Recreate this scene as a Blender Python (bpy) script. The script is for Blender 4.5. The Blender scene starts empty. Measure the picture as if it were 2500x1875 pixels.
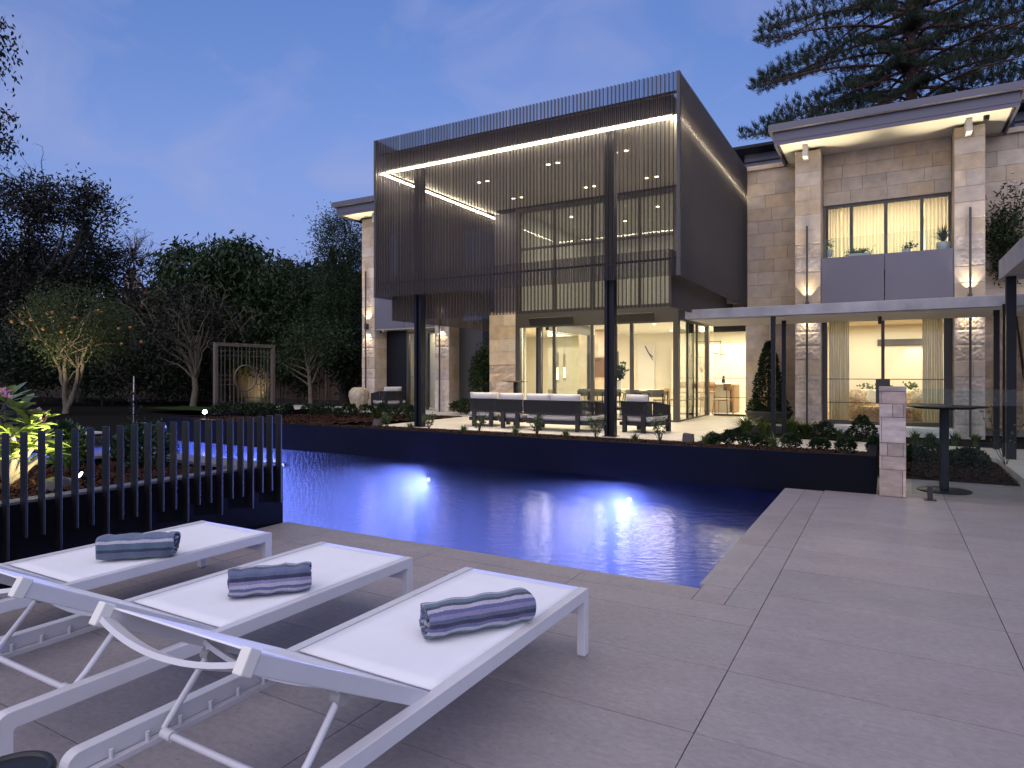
import bpy, bmesh, math, random
import numpy as np
from mathutils import Vector, Matrix
R = math.radians
random.seed(7)
rng = np.random.default_rng(7)
S = bpy.context.scene
COL = S.collection

# ------------------------------------------------------------------ camera
cam = bpy.data.cameras.new('Camera')
cam_o = bpy.data.objects.new('Camera', cam)
COL.objects.link(cam_o)
S.camera = cam_o
cam.sensor_width = 36
cam.lens = 1600 / 2500 * 36
cam.shift_y = -0.0102
cam.clip_end = 2000
cam_o.location = (0, 0, 1.5)
cam_o.rotation_euler = (R(90), 0, R(29.8))

# ------------------------------------------------------------------ sky and light
W = bpy.data.worlds.new('World')
S.world = W
W.use_nodes = True
wn, wl = W.node_tree.nodes, W.node_tree.links
bg = wn['Background']
sky = wn.new('ShaderNodeTexSky')
sky.sky_type = 'NISHITA'
sky.sun_disc = False
sky.sun_elevation = R(-1)
sky.sun_rotation = R(150)
sky.ozone_density = 3
sky.dust_density = 0.3
SKY_STRENGTH = 1.9
tc = wn.new('ShaderNodeTexCoord')
sep = wn.new('ShaderNodeSeparateXYZ')
wl.new(tc.outputs['Generated'], sep.inputs[0])
# haze along the horizon
mr = wn.new('ShaderNodeMapRange')
mr.inputs['From Min'].default_value = 0.008
mr.inputs['From Max'].default_value = 0.46
mr.inputs['To Min'].default_value = 1.0
mr.inputs['To Max'].default_value = 0.0
mr.interpolation_type = 'SMOOTHSTEP'
wl.new(sep.outputs['Z'], mr.inputs['Value'])
hz = wn.new('ShaderNodeMix')
hz.data_type = 'RGBA'
hz.inputs[7].default_value = (0.122, 0.200, 0.455, 1)
wl.new(mr.outputs[0], hz.inputs[0])
wl.new(sky.outputs[0], hz.inputs[6])
# thin wisps of cloud
mp = wn.new('ShaderNodeMapping')
mp.inputs['Scale'].default_value = (2.2, 3.4, 5.5)
mp.inputs['Rotation'].default_value = (0, 0, R(25))
wl.new(tc.outputs['Generated'], mp.inputs[0])
no = wn.new('ShaderNodeTexNoise')
no.inputs['Scale'].default_value = 1.6
no.inputs['Detail'].default_value = 6
no.inputs['Roughness'].default_value = 0.55
no.inputs['Distortion'].default_value = 0.5
wl.new(mp.outputs[0], no.inputs['Vector'])
cr = wn.new('ShaderNodeMapRange')
cr.inputs['From Min'].default_value = 0.46
cr.inputs['From Max'].default_value = 0.74
cr.inputs['To Max'].default_value = 0.55
wl.new(no.outputs[0], cr.inputs['Value'])
cl = wn.new('ShaderNodeMix')
cl.data_type = 'RGBA'
cl.inputs[7].default_value = (0.19, 0.21, 0.36, 1)
wl.new(cr.outputs[0], cl.inputs[0])
wl.new(hz.outputs[2], cl.inputs[6])
wl.new(cl.outputs[2], bg.inputs[0])
bg.inputs[1].default_value = SKY_STRENGTH

sun = bpy.data.lights.new('afterglow', 'SUN')
sun.energy = 2.7
sun.color = (1.0, 0.87, 0.84)
sun.angle = R(110)
sun_o = bpy.data.objects.new('afterglow', sun)
COL.objects.link(sun_o)
sun_o.rotation_euler = (R(40), 0, R(8))

S.view_settings.view_transform = 'Standard'
S.view_settings.look = 'None'
S.view_settings.gamma = 1
S.view_settings.exposure = 0
S.cycles.use_denoising = True
S.cycles.max_bounces = 9
S.cycles.transparent_max_bounces = 24
S.cycles.diffuse_bounces = 4
S.cycles.glossy_bounces = 4
S.cycles.sample_clamp_indirect = 4
S.cycles.caustics_reflective = False
S.cycles.caustics_refractive = False

# ------------------------------------------------------------------ pixel -> place helpers
F_, HY_, YAW_, EYE = 1600.0, 912.0, R(29.8), 1.5
def ray(px, py):
    k = (px - 1250) / F_
    return (-math.sin(YAW_) + math.cos(YAW_) * k, math.cos(YAW_) + math.sin(YAW_) * k, (HY_ - py) / F_)
def onz(px, py, z):
    r = ray(px, py); t = (z - EYE) / r[2]; return (r[0] * t, r[1] * t, z)
def ony(px, py, Y):
    r = ray(px, py); t = Y / r[1]; return (r[0] * t, Y, EYE + r[2] * t)
def onx(px, py, X):
    r = ray(px, py); t = X / r[0]; return (X, r[1] * t, EYE + r[2] * t)
def ond(px, py, d):
    r = ray(px, py); return (r[0] * d, r[1] * d, EYE + r[2] * d)

# ------------------------------------------------------------------ materials
M = {}
def mat(name, col, rough=0.6, metal=0.0, var=0.0, vscale=3.0, bump=0.0, bscale=20.0, objvar=0.0, spec=0.5,
        sheen=0.0, vec=None, col2=None, detail=6.0, trans=0.0):
    m = bpy.data.materials.new(name)
    m.use_nodes = True
    n, l = m.node_tree.nodes, m.node_tree.links
    b = n['Principled BSDF']
    b.inputs['Roughness'].default_value = rough
    b.inputs['Metallic'].default_value = metal
    b.inputs['Specular IOR Level'].default_value = spec
    b.inputs['Sheen Weight'].default_value = sheen
    b.inputs['Base Color'].default_value = (*col, 1)
    pos = None
    if var or bump or col2:
        g = n.new('ShaderNodeNewGeometry')
        pos = g.outputs['Position']
        if vec:
            mpn = n.new('ShaderNodeMapping'); mpn.inputs['Scale'].default_value = vec
            l.new(pos, mpn.inputs[0]); pos = mpn.outputs[0]
    cur = None
    if var or col2:
        t = n.new('ShaderNodeTexNoise'); t.inputs['Scale'].default_value = vscale; t.inputs['Detail'].default_value = detail
        t.inputs['Roughness'].default_value = 0.6
        l.new(pos, t.inputs['Vector'])
        mx = n.new('ShaderNodeMix'); mx.data_type = 'RGBA'
        c2 = col2 or tuple(min(1, c * (1 + var)) for c in col)
        c1 = col if col2 else tuple(c * (1 - var) for c in col)
        mx.inputs[6].default_value = (*c1, 1); mx.inputs[7].default_value = (*c2, 1)
        ra = n.new('ShaderNodeMapRange'); ra.inputs['From Min'].default_value = 0.32; ra.inputs['From Max'].default_value = 0.68
        l.new(t.outputs[0], ra.inputs['Value']); l.new(ra.outputs[0], mx.inputs[0])
        cur = mx.outputs[2]
    if objvar:
        oi = n.new('ShaderNodeObjectInfo')
        hv = n.new('ShaderNodeHueSaturation')
        rr = n.new('ShaderNodeMapRange'); rr.inputs['To Min'].default_value = 1 - objvar; rr.inputs['To Max'].default_value = 1 + objvar
        l.new(oi.outputs['Random'], rr.inputs['Value']); l.new(rr.outputs[0], hv.inputs['Value'])
        r2 = n.new('ShaderNodeMapRange'); r2.inputs['To Min'].default_value = 0.75; r2.inputs['To Max'].default_value = 1.2
        ml = n.new('ShaderNodeMath'); ml.operation = 'FRACT'
        m2 = n.new('ShaderNodeMath'); m2.operation = 'MULTIPLY'; m2.inputs[1].default_value = 7.31
        l.new(oi.outputs['Random'], m2.inputs[0]); l.new(m2.outputs[0], ml.inputs[0]); l.new(ml.outputs[0], r2.inputs['Value'])
        l.new(r2.outputs[0], hv.inputs['Saturation'])
        if cur: l.new(cur, hv.inputs['Color'])
        else: hv.inputs['Color'].default_value = (*col, 1)
        cur = hv.outputs[0]
    if cur: l.new(cur, b.inputs['Base Color'])
    if bump:
        t = n.new('ShaderNodeTexNoise'); t.inputs['Scale'].default_value = bscale; t.inputs['Detail'].default_value = 8
        l.new(pos, t.inputs['Vector'])
        bp = n.new('ShaderNodeBump'); bp.inputs['Strength'].default_value = bump; bp.inputs['Distance'].default_value = 0.008
        l.new(t.outputs[0], bp.inputs['Height']); l.new(bp.outputs[0], b.inputs['Normal'])
    if trans:   # thin sheet that lets some light through
        out = n['Material Output']
        tr = n.new('ShaderNodeBsdfTranslucent'); tr.inputs[0].default_value = (*col, 1)
        if cur: l.new(cur, tr.inputs[0])
        ms = n.new('ShaderNodeMixShader'); ms.inputs[0].default_value = trans
        l.new(b.outputs[0], ms.inputs[1]); l.new(tr.outputs[0], ms.inputs[2]); l.new(ms.outputs[0], out.inputs[0])
    M[name] = m
    return m

def emis(name, col, strength):
    m = bpy.data.materials.new(name); m.use_nodes = True
    n, l = m.node_tree.nodes, m.node_tree.links
    n.remove(n['Principled BSDF'])
    e = n.new('ShaderNodeEmission'); e.inputs[0].default_value = (*col, 1); e.inputs[1].default_value = strength
    l.new(e.outputs[0], n['Material Output'].inputs[0]); M[name] = m
    return m

def glassy(name, tint=(0.93, 0.96, 0.96), refl=1.0, rough=0.0):
    m = bpy.data.materials.new(name); m.use_nodes = True
    n, l = m.node_tree.nodes, m.node_tree.links
    n.remove(n['Principled BSDF'])
    tr = n.new('ShaderNodeBsdfTransparent'); tr.inputs[0].default_value = (*tint, 1)
    gl = n.new('ShaderNodeBsdfGlossy'); gl.inputs['Roughness'].default_value = rough
    fr = n.new('ShaderNodeFresnel'); fr.inputs[0].default_value = 1.45
    mu = n.new('ShaderNodeMath'); mu.operation = 'MULTIPLY'; mu.inputs[1].default_value = refl
    l.new(fr.outputs[0], mu.inputs[0])
    mx = n.new('ShaderNodeMixShader')
    l.new(mu.outputs[0], mx.inputs[0]); l.new(tr.outputs[0], mx.inputs[1]); l.new(gl.outputs[0], mx.inputs[2])
    l.new(mx.outputs[0], n['Material Output'].inputs[0]); M[name] = m
    return m

def travertine(name, col, rough, big=0.10, fine=0.16):
    """pale limestone: broad clouding, fine grain, pale shell flecks and a few dark pits"""
    m = mat(name, col, rough, objvar=0.05)
    n, l = m.node_tree.nodes, m.node_tree.links; b = n['Principled BSDF']
    src = b.inputs['Base Color'].links[0].from_socket
    g = n.new('ShaderNodeNewGeometry')
    def layer(cur, tex, lo, hi, f0, f1):
        r = n.new('ShaderNodeMapRange'); r.inputs['From Min'].default_value = f0; r.inputs['From Max'].default_value = f1; r.inputs['To Min'].default_value = lo; r.inputs['To Max'].default_value = hi
        l.new(tex, r.inputs['Value']); x = n.new('ShaderNodeMix'); x.data_type = 'RGBA'; x.blend_type = 'MULTIPLY'; x.inputs[0].default_value = 1
        l.new(cur, x.inputs[6]); l.new(r.outputs[0], x.inputs[7]); return x.outputs[2]
    def noise(sc, det, vec=None):
        t = n.new('ShaderNodeTexNoise'); t.inputs['Scale'].default_value = sc; t.inputs['Detail'].default_value = det; t.inputs['Roughness'].default_value = 0.65; p = g.outputs['Position']
        if vec: mm = n.new('ShaderNodeMapping'); mm.inputs['Scale'].default_value = vec; l.new(p, mm.inputs[0]); p = mm.outputs[0]
        l.new(p, t.inputs['Vector']); return t.outputs[0]
    cur = layer(src, noise(2.2, 6, (.8, 1.5, 1)), 1 - big, 1 + big, .3, .7)
    cur = layer(cur, noise(34, 8, (.7, 1.2, 1)), 1 - fine, 1 + fine, .3, .7)
    cur = layer(cur, noise(95, 3), 1.0, 1.35, .62, .74)
    v = n.new('ShaderNodeTexVoronoi'); v.inputs['Scale'].default_value = 11; l.new(g.outputs['Position'], v.inputs['Vector'])
    cur = layer(cur, v.outputs['Distance'], .55, 1.0, .035, .07)
    l.new(cur, b.inputs['Base Color'])
    bp = n.new('ShaderNodeBump'); bp.inputs['Strength'].default_value = .12; bp.inputs['Distance'].default_value = .01; l.new(noise(70, 6), bp.inputs['Height']); l.new(bp.outputs[0], b.inputs['Normal'])
    rr = n.new('ShaderNodeMapRange'); rr.inputs['To Min'].default_value = rough - .1; rr.inputs['To Max'].default_value = rough + .12; l.new(noise(5, 5), rr.inputs['Value']); l.new(rr.outputs[0], b.inputs['Roughness'])
travertine('deck_stone', (0.285, 0.256, 0.258), 0.45)
mat('terrace_stone', (0.50, 0.46, 0.40), 0.5, var=0.10, vscale=3.0, objvar=0.04, bump=0.05, bscale=40)
mat('dark_stone', (0.040, 0.035, 0.030), 0.9, var=0.3, vscale=3, spec=0.1)
mat('joint', (0.055, 0.05, 0.045), 0.9)
mat('black_render', (0.0055, 0.006, 0.010), 0.8, spec=0.06, var=0.12, vscale=2.0, bump=0.06, bscale=90)
mat('sandstone', (0.55, 0.45, 0.335), 0.85, spec=0.2, var=0.16, vscale=4.0, bump=0.30, bscale=22, objvar=0.11, detail=10)
mat('rock_face', (0.56, 0.475, 0.39), 0.9, var=0.22, vscale=6.0, bump=1.0, bscale=17, objvar=0.08, spec=0.2, detail=10)
mat('rubble_stone', (0.40, 0.31, 0.22), 0.85, var=0.25, vscale=4.0, bump=0.8, bscale=14, objvar=0.14, detail=10)
mat('pier_stone', (0.41, 0.325, 0.275), 0.75, var=0.22, vscale=7.0, bump=0.35, bscale=22, objvar=0.30, vec=(1, 1, 2.6), detail=10)
mat('mortar', (0.25, 0.20, 0.15), 0.95)
mat('concrete', (0.34, 0.33, 0.335), 0.75, var=0.22, vscale=2.2, bump=0.18, bscale=30, detail=10)
mat('steel_dark', (0.008, 0.0085, 0.014), 0.42, metal=0.1, spec=0.22)
mat('bronze_frame', (0.060, 0.056, 0.050), 0.45, metal=0.2)
mat('batten_metal', (0.010, 0.0105, 0.013), 0.45, metal=0.2)
mat('grey_panel', (0.135, 0.125, 0.155), 0.45, var=0.04, vscale=1.5)
mat('roof_metal', (0.105, 0.10, 0.13), 0.42, metal=0.2)
mat('soffit_cream', (0.72, 0.69, 0.58), 0.7)
mat('soffit_grey', (0.72, 0.69, 0.62), 0.7, var=0.05)
mat('white_paint', (0.75, 0.73, 0.68), 0.6)
mat('cream_wall', (0.75, 0.70, 0.57), 0.7, var=0.03, vscale=1)
mat('floor_inside', (0.62, 0.57, 0.47), 0.35, var=0.05)
mat('timber', (0.34, 0.20, 0.10), 0.5, var=0.25, vscale=8, vec=(1, 1, 0.2))
mat('white_metal', (0.60, 0.59, 0.62), 0.42, var=0.03, vscale=8)
mat('sling', (0.83, 0.83, 0.86), 0.75, bump=0.12, bscale=500, var=0.03, vscale=3)
mat('knob_grey', (0.30, 0.29, 0.29), 0.5)
mat('black_plastic', (0.012, 0.012, 0.013), 0.4)
mat('mulch', (0.030, 0.018, 0.013), 0.95, bump=1.0, bscale=70, var=0.6, vscale=45, spec=0.05)
mat('soil', (0.010, 0.009, 0.008), 0.95, bump=0.8, bscale=30, var=0.3, vscale=8, spec=0.03)
mat('mulch_red', (0.044, 0.021, 0.014), 0.95, var=0.6, vscale=30, spec=0.05)
mat('lawn', (0.022, 0.040, 0.012), 0.9, var=0.3, vscale=20, bump=0.8, bscale=90, spec=0.05)
mat('bark', (0.115, 0.092, 0.066), 0.9, var=0.35, vscale=7, bump=0.9, bscale=16, vec=(2.2, 2.2, 0.6))
mat('bark_pine', (0.105, 0.058, 0.044), 0.9, var=0.35, vscale=5, bump=0.9, bscale=9, vec=(1, 1, 1.8))
mat('bark_dark', (0.025, 0.020, 0.017), 0.9, var=0.3, vscale=6)
def leafmat(name, col, var=0.35, trans=0.25, rough=0.45):
    mat(name, col, rough, var=var, vscale=2.4, trans=trans, spec=0.25)
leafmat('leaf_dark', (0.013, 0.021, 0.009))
leafmat('leaf_mid', (0.022, 0.038, 0.013))
leafmat('leaf_mango', (0.020, 0.040, 0.013), rough=0.35)
leafmat('leaf_citrus', (0.036, 0.050, 0.017))
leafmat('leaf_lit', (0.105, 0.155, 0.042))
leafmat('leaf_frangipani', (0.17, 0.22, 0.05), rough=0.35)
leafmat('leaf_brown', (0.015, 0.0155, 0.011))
leafmat('leaf_pine', (0.038, 0.052, 0.032), rough=0.6)
leafmat('leaf_box', (0.016, 0.032, 0.012), rough=0.3)
leafmat('leaf_sprig', (0.085, 0.125, 0.045))
leafmat('leaf_fern', (0.090, 0.140, 0.035))
leafmat('leaf_succulent', (0.065, 0.115, 0.04))
leafmat('petal_pink', (0.55, 0.22, 0.25))
leafmat('petal_pale', (0.55, 0.52, 0.38))
mat('orange_skin', (0.22, 0.105, 0.02), 0.5)
mat('brushwood', (0.105, 0.075, 0.052), 0.95, var=0.5, vscale=8, vec=(9, 9, 0.6), bump=0.8, bscale=12)
mat('trellis_metal', (0.10, 0.080, 0.062), 0.6)
mat('terracotta', (0.30, 0.085, 0.045), 0.8, objvar=0.2)
mat('house_render', (0.32, 0.28, 0.24), 0.8)
mat('urn_clay', (0.56, 0.48, 0.34), 0.6, col2=(0.30, 0.24, 0.16), vscale=5, bump=0.2, bscale=25)
mat('pot_grey', (0.50, 0.49, 0.47), 0.6)
mat('pot_dark', (0.035, 0.032, 0.032), 0.5)
mat('rope', (0.012, 0.012, 0.014), 0.8, bump=0.8, bscale=160, vec=(1, 1, 0.12))
mat('charcoal', (0.020, 0.020, 0.023), 0.55, spec=0.3)
mat('cushion', (0.56, 0.53, 0.50), 0.9, sheen=0.2, bump=0.1, bscale=300)
mat('fur', (0.66, 0.56, 0.40), 0.95, var=0.25, vscale=18)
mat('art_brown', (0.155, 0.088, 0.052), 0.8, var=0.1)
mat('rock_lamp', (0.018, 0.018, 0.020), 0.5)
mat('pool_tile', (0.30, 0.37, 0.58), 0.5, var=0.12, vscale=5)
mat('rattan', (0.17, 0.16, 0.125), 0.8)
mat('bench_white', (0.72, 0.68, 0.58), 0.4)
mat('chrome', (0.5, 0.5, 0.5), 0.25, metal=1.0)
mat('pale_fabric', (0.62, 0.58, 0.48), 0.9)
mat('curtain_sheer', (0.78, 0.70, 0.53), 0.9, trans=0.5)
mat('curtain_linen', (0.60, 0.56, 0.45), 0.9, trans=0.45)
emis('led_warm', (1.0, 0.86, 0.62), 85)
emis('lamp_warm', (1.0, 0.80, 0.48), 18)
emis('lamp_garden', (1.0, 0.84, 0.50), 60)
emis('pool_lens', (0.62, 0.60, 1.0), 4)
glassy('glass', refl=0.55)
glassy('glass_fence', (0.90, 0.95, 0.94), refl=0.28)

# corrugated, finely perforated metal: the holes are far below a pixel; clear crests and solid flanks build the rib shading into the transparency
m = mat('screen_metal', (0.058, 0.047, 0.043), 0.5, metal=0.1, spec=0.35)
n, l = m.node_tree.nodes, m.node_tree.links
tr = n.new('ShaderNodeBsdfTransparent'); ms = n.new('ShaderNodeMixShader')
at_ = n.new('ShaderNodeAttribute'); at_.attribute_name = 'perf_contrast'; l.new(at_.outputs['Fac'], ms.inputs[0])
l.new(n['Principled BSDF'].outputs[0], ms.inputs[1]); l.new(tr.outputs[0], ms.inputs[2]); l.new(ms.outputs[0], n['Material Output'].inputs[0])

# pool water
m = bpy.data.materials.new('water_surface'); m.use_nodes = True; M['water'] = m
n, l = m.node_tree.nodes, m.node_tree.links
n.remove(n['Principled BSDF'])
g = n.new('ShaderNodeNewGeometry'); mpn = n.new('ShaderNodeMapping'); mpn.inputs['Scale'].default_value = (1.0, 1.0, 1)
mpn.inputs['Rotation'].default_value = (0, 0, R(-30)); l.new(g.outputs['Position'], mpn.inputs[0])
mp2 = n.new('ShaderNodeMapping'); mp2.inputs['Scale'].default_value = (1.0, 2.4, 1); l.new(mpn.outputs[0], mp2.inputs[0])
nz = n.new('ShaderNodeTexNoise'); nz.inputs['Scale'].default_value = 8; nz.inputs['Detail'].default_value = 4; l.new(mp2.outputs[0], nz.inputs['Vector'])
bp = n.new('ShaderNodeBump'); bp.inputs['Strength'].default_value = 0.26; bp.inputs['Distance'].default_value = 0.02; l.new(nz.outputs[0], bp.inputs['Height'])
trn = n.new('ShaderNodeBsdfTransparent'); trn.inputs[0].default_value = (0.66, 0.74, 0.96, 1)
gl = n.new('ShaderNodeBsdfGlossy'); gl.inputs['Roughness'].default_value = 0.085; l.new(bp.outputs[0], gl.inputs['Normal'])
fr = n.new('ShaderNodeFresnel'); fr.inputs[0].default_value = 1.33; l.new(bp.outputs[0], fr.inputs['Normal'])
mx = n.new('ShaderNodeMixShader'); l.new(fr.outputs[0], mx.inputs[0]); l.new(trn.outputs[0], mx.inputs[1]); l.new(gl.outputs[0], mx.inputs[2])
l.new(mx.outputs[0], n['Material Output'].inputs[0])
vs = n.new('ShaderNodeVolumeScatter'); vs.inputs['Color'].default_value = (0.75, 0.85, 1, 1); vs.inputs['Density'].default_value = 0.055; vs.inputs['Anisotropy'].default_value = 0.0
l.new(vs.outputs[0], n['Material Output'].inputs['Volume'])

# ------------------------------------------------------------------ object helpers
def tag(o, label=None, cat=None, group=None, kind=None):
    if label: o['label'] = label
    if cat: o['category'] = cat
    if group: o['group'] = group
    if kind: o['kind'] = kind
    return o
def thing(name, label, cat, loc=(0, 0, 0), rz=0, group=None):
    o = bpy.data.objects.new(name, None); COL.objects.link(o)
    o.location = loc; o.rotation_euler = (0, 0, rz); o.empty_display_size = 0.1
    return tag(o, label, cat, group)
def wloc(o):
    p = Vector((0, 0, 0))
    while o is not None:
        p += Vector(o.location); o = o.parent
    return p

class MB:
    """collects shapes in world (or thing-local) coordinates; build() links them as one mesh object"""
    def __init__(s): s.v, s.f, s.sm = [], [], []
    def add(s, v, f, smooth=False):
        k = len(s.v); s.v += [tuple(p) for p in v]; s.f += [tuple(i + k for i in q) for q in f]; s.sm += [smooth] * len(f); return s
    def box(s, x0, x1, y0, y1, z0, z1):
        return s.add([(x0, y0, z0), (x1, y0, z0), (x1, y1, z0), (x0, y1, z0), (x0, y0, z1), (x1, y0, z1), (x1, y1, z1), (x0, y1, z1)],
                     [(0, 3, 2, 1), (4, 5, 6, 7), (0, 1, 5, 4), (1, 2, 6, 5), (2, 3, 7, 6), (3, 0, 4, 7)])
    def bar(s, a, b, w, h, up=(0, 0, 1)):
        a, b = Vector(a), Vector(b); d = (b - a).normalized(); u = Vector(up)
        if abs(d.dot(u)) > 0.98: u = Vector((0, 1, 0))
        r = d.cross(u).normalized(); u = r.cross(d).normalized()
        c = [r * (sx * w / 2) + u * (sz * h / 2) for sx, sz in ((-1, -1), (1, -1), (1, 1), (-1, 1))]
        return s.add([a + q for q in c] + [b + q for q in c], [(3, 2, 1, 0), (4, 5, 6, 7), (0, 1, 5, 4), (1, 2, 6, 5), (2, 3, 7, 6), (3, 0, 4, 7)])
    def tube(s, pts, rad, n=8, cap=True, smooth=True):
        pts = [Vector(p) for p in pts]
        if not isinstance(rad, (list, tuple)): rad = [rad] * len(pts)
        t0 = (pts[1] - pts[0]).normalized()
        ref = Vector((0, 0, 1)) if abs(t0.z) < 0.9 else Vector((1, 0, 0))
        V = []
        for i, p in enumerate(pts):
            t = (pts[min(i + 1, len(pts) - 1)] - pts[max(i - 1, 0)]).normalized()
            a = t.cross(ref).normalized(); b = t.cross(a).normalized(); ref = a.cross(t)
            ref = ref if ref.length > 1e-5 else Vector((0, 1, 0))
            V += [p + (a * math.cos(2 * math.pi * k / n) + b * math.sin(2 * math.pi * k / n)) * rad[i] for k in range(n)]
        Fc = []
        for i in range(len(pts) - 1):
            for k in range(n):
                k2 = (k + 1) % n
                Fc.append((i * n + k, i * n + k2, (i + 1) * n + k2, (i + 1) * n + k))
        s.add(V, Fc, smooth)
        if cap:
            s.add(V[:n], [tuple(range(n))]); s.add(V[-n:], [tuple(range(n - 1, -1, -1))])
        return s
    def lathe(s, prof, c=(0, 0, 0), n=24, smooth=True, ribs=0, ramp=0):
        V, Fc = [], []
        for r, z in prof:
            for k in range(n):
                a = 2 * math.pi * k / n
                rr = r * (1 + (ramp * abs(math.sin(a * ribs / 2)) - ramp * .6 if ribs else 0))
                V.append((c[0] + rr * math.cos(a), c[1] + rr * math.sin(a), c[2] + z))
        for i in range(len(prof) - 1):
            for k in range(n):
                k2 = (k + 1) % n
                Fc.append((i * n + k, i * n + k2, (i + 1) * n + k2, (i + 1) * n + k))
        s.add(V, Fc, smooth)
        m_ = len(prof)
        if prof[0][0] > 1e-4: s.add(V[:n], [tuple(range(n - 1, -1, -1))])
        if prof[-1][0] > 1e-4: s.add(V[(m_ - 1) * n:], [tuple(range(n))])
        return s
    def prism(s, poly, z0, z1):
        n = len(poly)
        return s.add([(x, y, z0) for x, y in poly] + [(x, y, z1) for x, y in poly],
                     [tuple(range(n - 1, -1, -1)), tuple(range(n, 2 * n))] + [(i, (i + 1) % n, n + (i + 1) % n, n + i) for i in range(n)])
    def mesh(s, name, off=Vector((0, 0, 0))):
        me = bpy.data.meshes.new(name)
        me.from_pydata([(v[0] - off[0], v[1] - off[1], v[2] - off[2]) for v in s.v], [], s.f)
        me.polygons.foreach_set('use_smooth', s.sm)
        return me
    def build(s, name, material, parent=None, bevel=0, local=False, loc=None):
        off = Vector((0, 0, 0)) if local or parent is None else wloc(parent)
        if loc is not None: off = off + Vector(loc)
        me = s.mesh(name, off)
        me.materials.append(M[material] if isinstance(material, str) else material)
        o = bpy.data.objects.new(name, me); COL.objects.link(o); o.parent = parent
        if loc is not None: o.location = loc
        if bevel:
            bv = o.modifiers.new('Bevel', 'BEVEL'); bv.width = bevel; bv.segments = 2; bv.limit_method = 'ANGLE'; bv.angle_limit = R(40)
        return o
def box(x0, x1, y0, y1, z0, z1): return MB().box(x0, x1, y0, y1, z0, z1)
def copy_tree(o, parent=None):
    c = o.copy(); COL.objects.link(c); c.parent = parent
    for ch in list(o.children): copy_tree(ch, c)
    return c
def structure(o): return tag(o, kind='structure')
def lamp(kind, loc, energy, col=(1, 0.84, 0.60), size=0.1, rot=(0, 0, 0), spot=60, blend=0.5, size_y=None, parent=None, name='light'):
    L = bpy.data.lights.new(name, kind); L.energy = energy; L.color = col
    if kind == 'AREA':
        L.size = size
        if size_y: L.shape = 'RECTANGLE'; L.size_y = size_y
    else:
        L.shadow_soft_size = size
    if kind == 'SPOT': L.spot_size = R(spot); L.spot_blend = blend
    o = bpy.data.objects.new(name, L); COL.objects.link(o)
    o.location = Vector(loc) - (wloc(parent) if parent else Vector((0, 0, 0))); o.rotation_euler = rot; o.parent = parent
    return o
def aim(o, d):
    o.rotation_euler = Vector(d).to_track_quat('-Z', 'Y').to_euler()

# shared unit meshes for masonry and tiles
def unit_block(name, rough_amt, seed, nx=3, nz=2, ch=0.03):
    """block filling x 0..1, z 0..1, front at y=0, back at y=1; chamfered, slightly uneven front"""
    r = random.Random(seed)
    V, Fc = [], []
    for j in range(nz + 1):
        for i in range(nx + 1):
            e = i in (0, nx) or j in (0, nz)
            x, z = i / nx, j / nz
            V.append((x, 0.16 if e else 0.1 - r.random() * rough_amt, z))
    for j in range(nz):
        for i in range(nx):
            a = j * (nx + 1) + i
            Fc.append((a, a + 1, a + nx + 2, a + nx + 1))
    k = len(V)
    V += [(0, 1, 0), (1, 1, 0), (1, 1, 1), (0, 1, 1)]
    c = [0, nx, (nx + 1) * (nz + 1) - 1, (nx + 1) * nz]
    Fc += [tuple([c[0], k, k + 1, c[1]] + list(range(nx - 1, 0, -1)))]
    Fc += [tuple([c[2], k + 2, k + 3, c[3]] + [(nx + 1) * nz + i for i in range(1, nx)])]
    Fc += [tuple([c[1], k + 1, k + 2, c[2]] + [(nx + 1) * j + nx for j in range(nz - 1, 0, -1)])]
    Fc += [tuple([c[3], k + 3, k, c[0]] + [(nx + 1) * j for j in range(1, nz)])]
    Fc += [(k + 1, k, k + 3, k + 2)]
    me = bpy.data.meshes.new(name); me.from_pydata(V, [], Fc); me.update()
    return me
# sawn face: bigger flat centre with a small arris
def unit_sawn(name):
    me = bpy.data.meshes.new(name)
    e = 0.008
    V = [(0, .08, 0), (1, .08, 0), (1, .08, 1), (0, .08, 1), (e, 0, e * 1.6), (1 - e, 0, e * 1.6), (1 - e, 0, 1 - e * 1.6), (e, 0, 1 - e * 1.6), (0, 1, 0), (1, 1, 0), (1, 1, 1), (0, 1, 1)]
    Fc = [(4, 5, 6, 7), (0, 1, 5, 4), (1, 2, 6, 5), (2, 3, 7, 6), (3, 0, 4, 7), (8, 9, 1, 0), (9, 10, 2, 1), (10, 11, 3, 2), (11, 8, 0, 3), (9, 8, 11, 10)]
    me.from_pydata(V, [], Fc); me.update(); return me
BLK = {'sandstone': [unit_sawn('stone')], 'rock_face': [unit_block('stone', 0.15, k, 12, 7) for k in range(6)],
       'rubble_stone': [unit_block('stone', 0.5, 30 + k, 3, 3) for k in range(4)], 'pier_stone': [unit_sawn('stone')]}
BM = {}
for k_, meshes in BLK.items():
    BM[k_] = []
    for me in meshes:
        me.materials.append(M[k_]); BM[k_].append(me)
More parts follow.
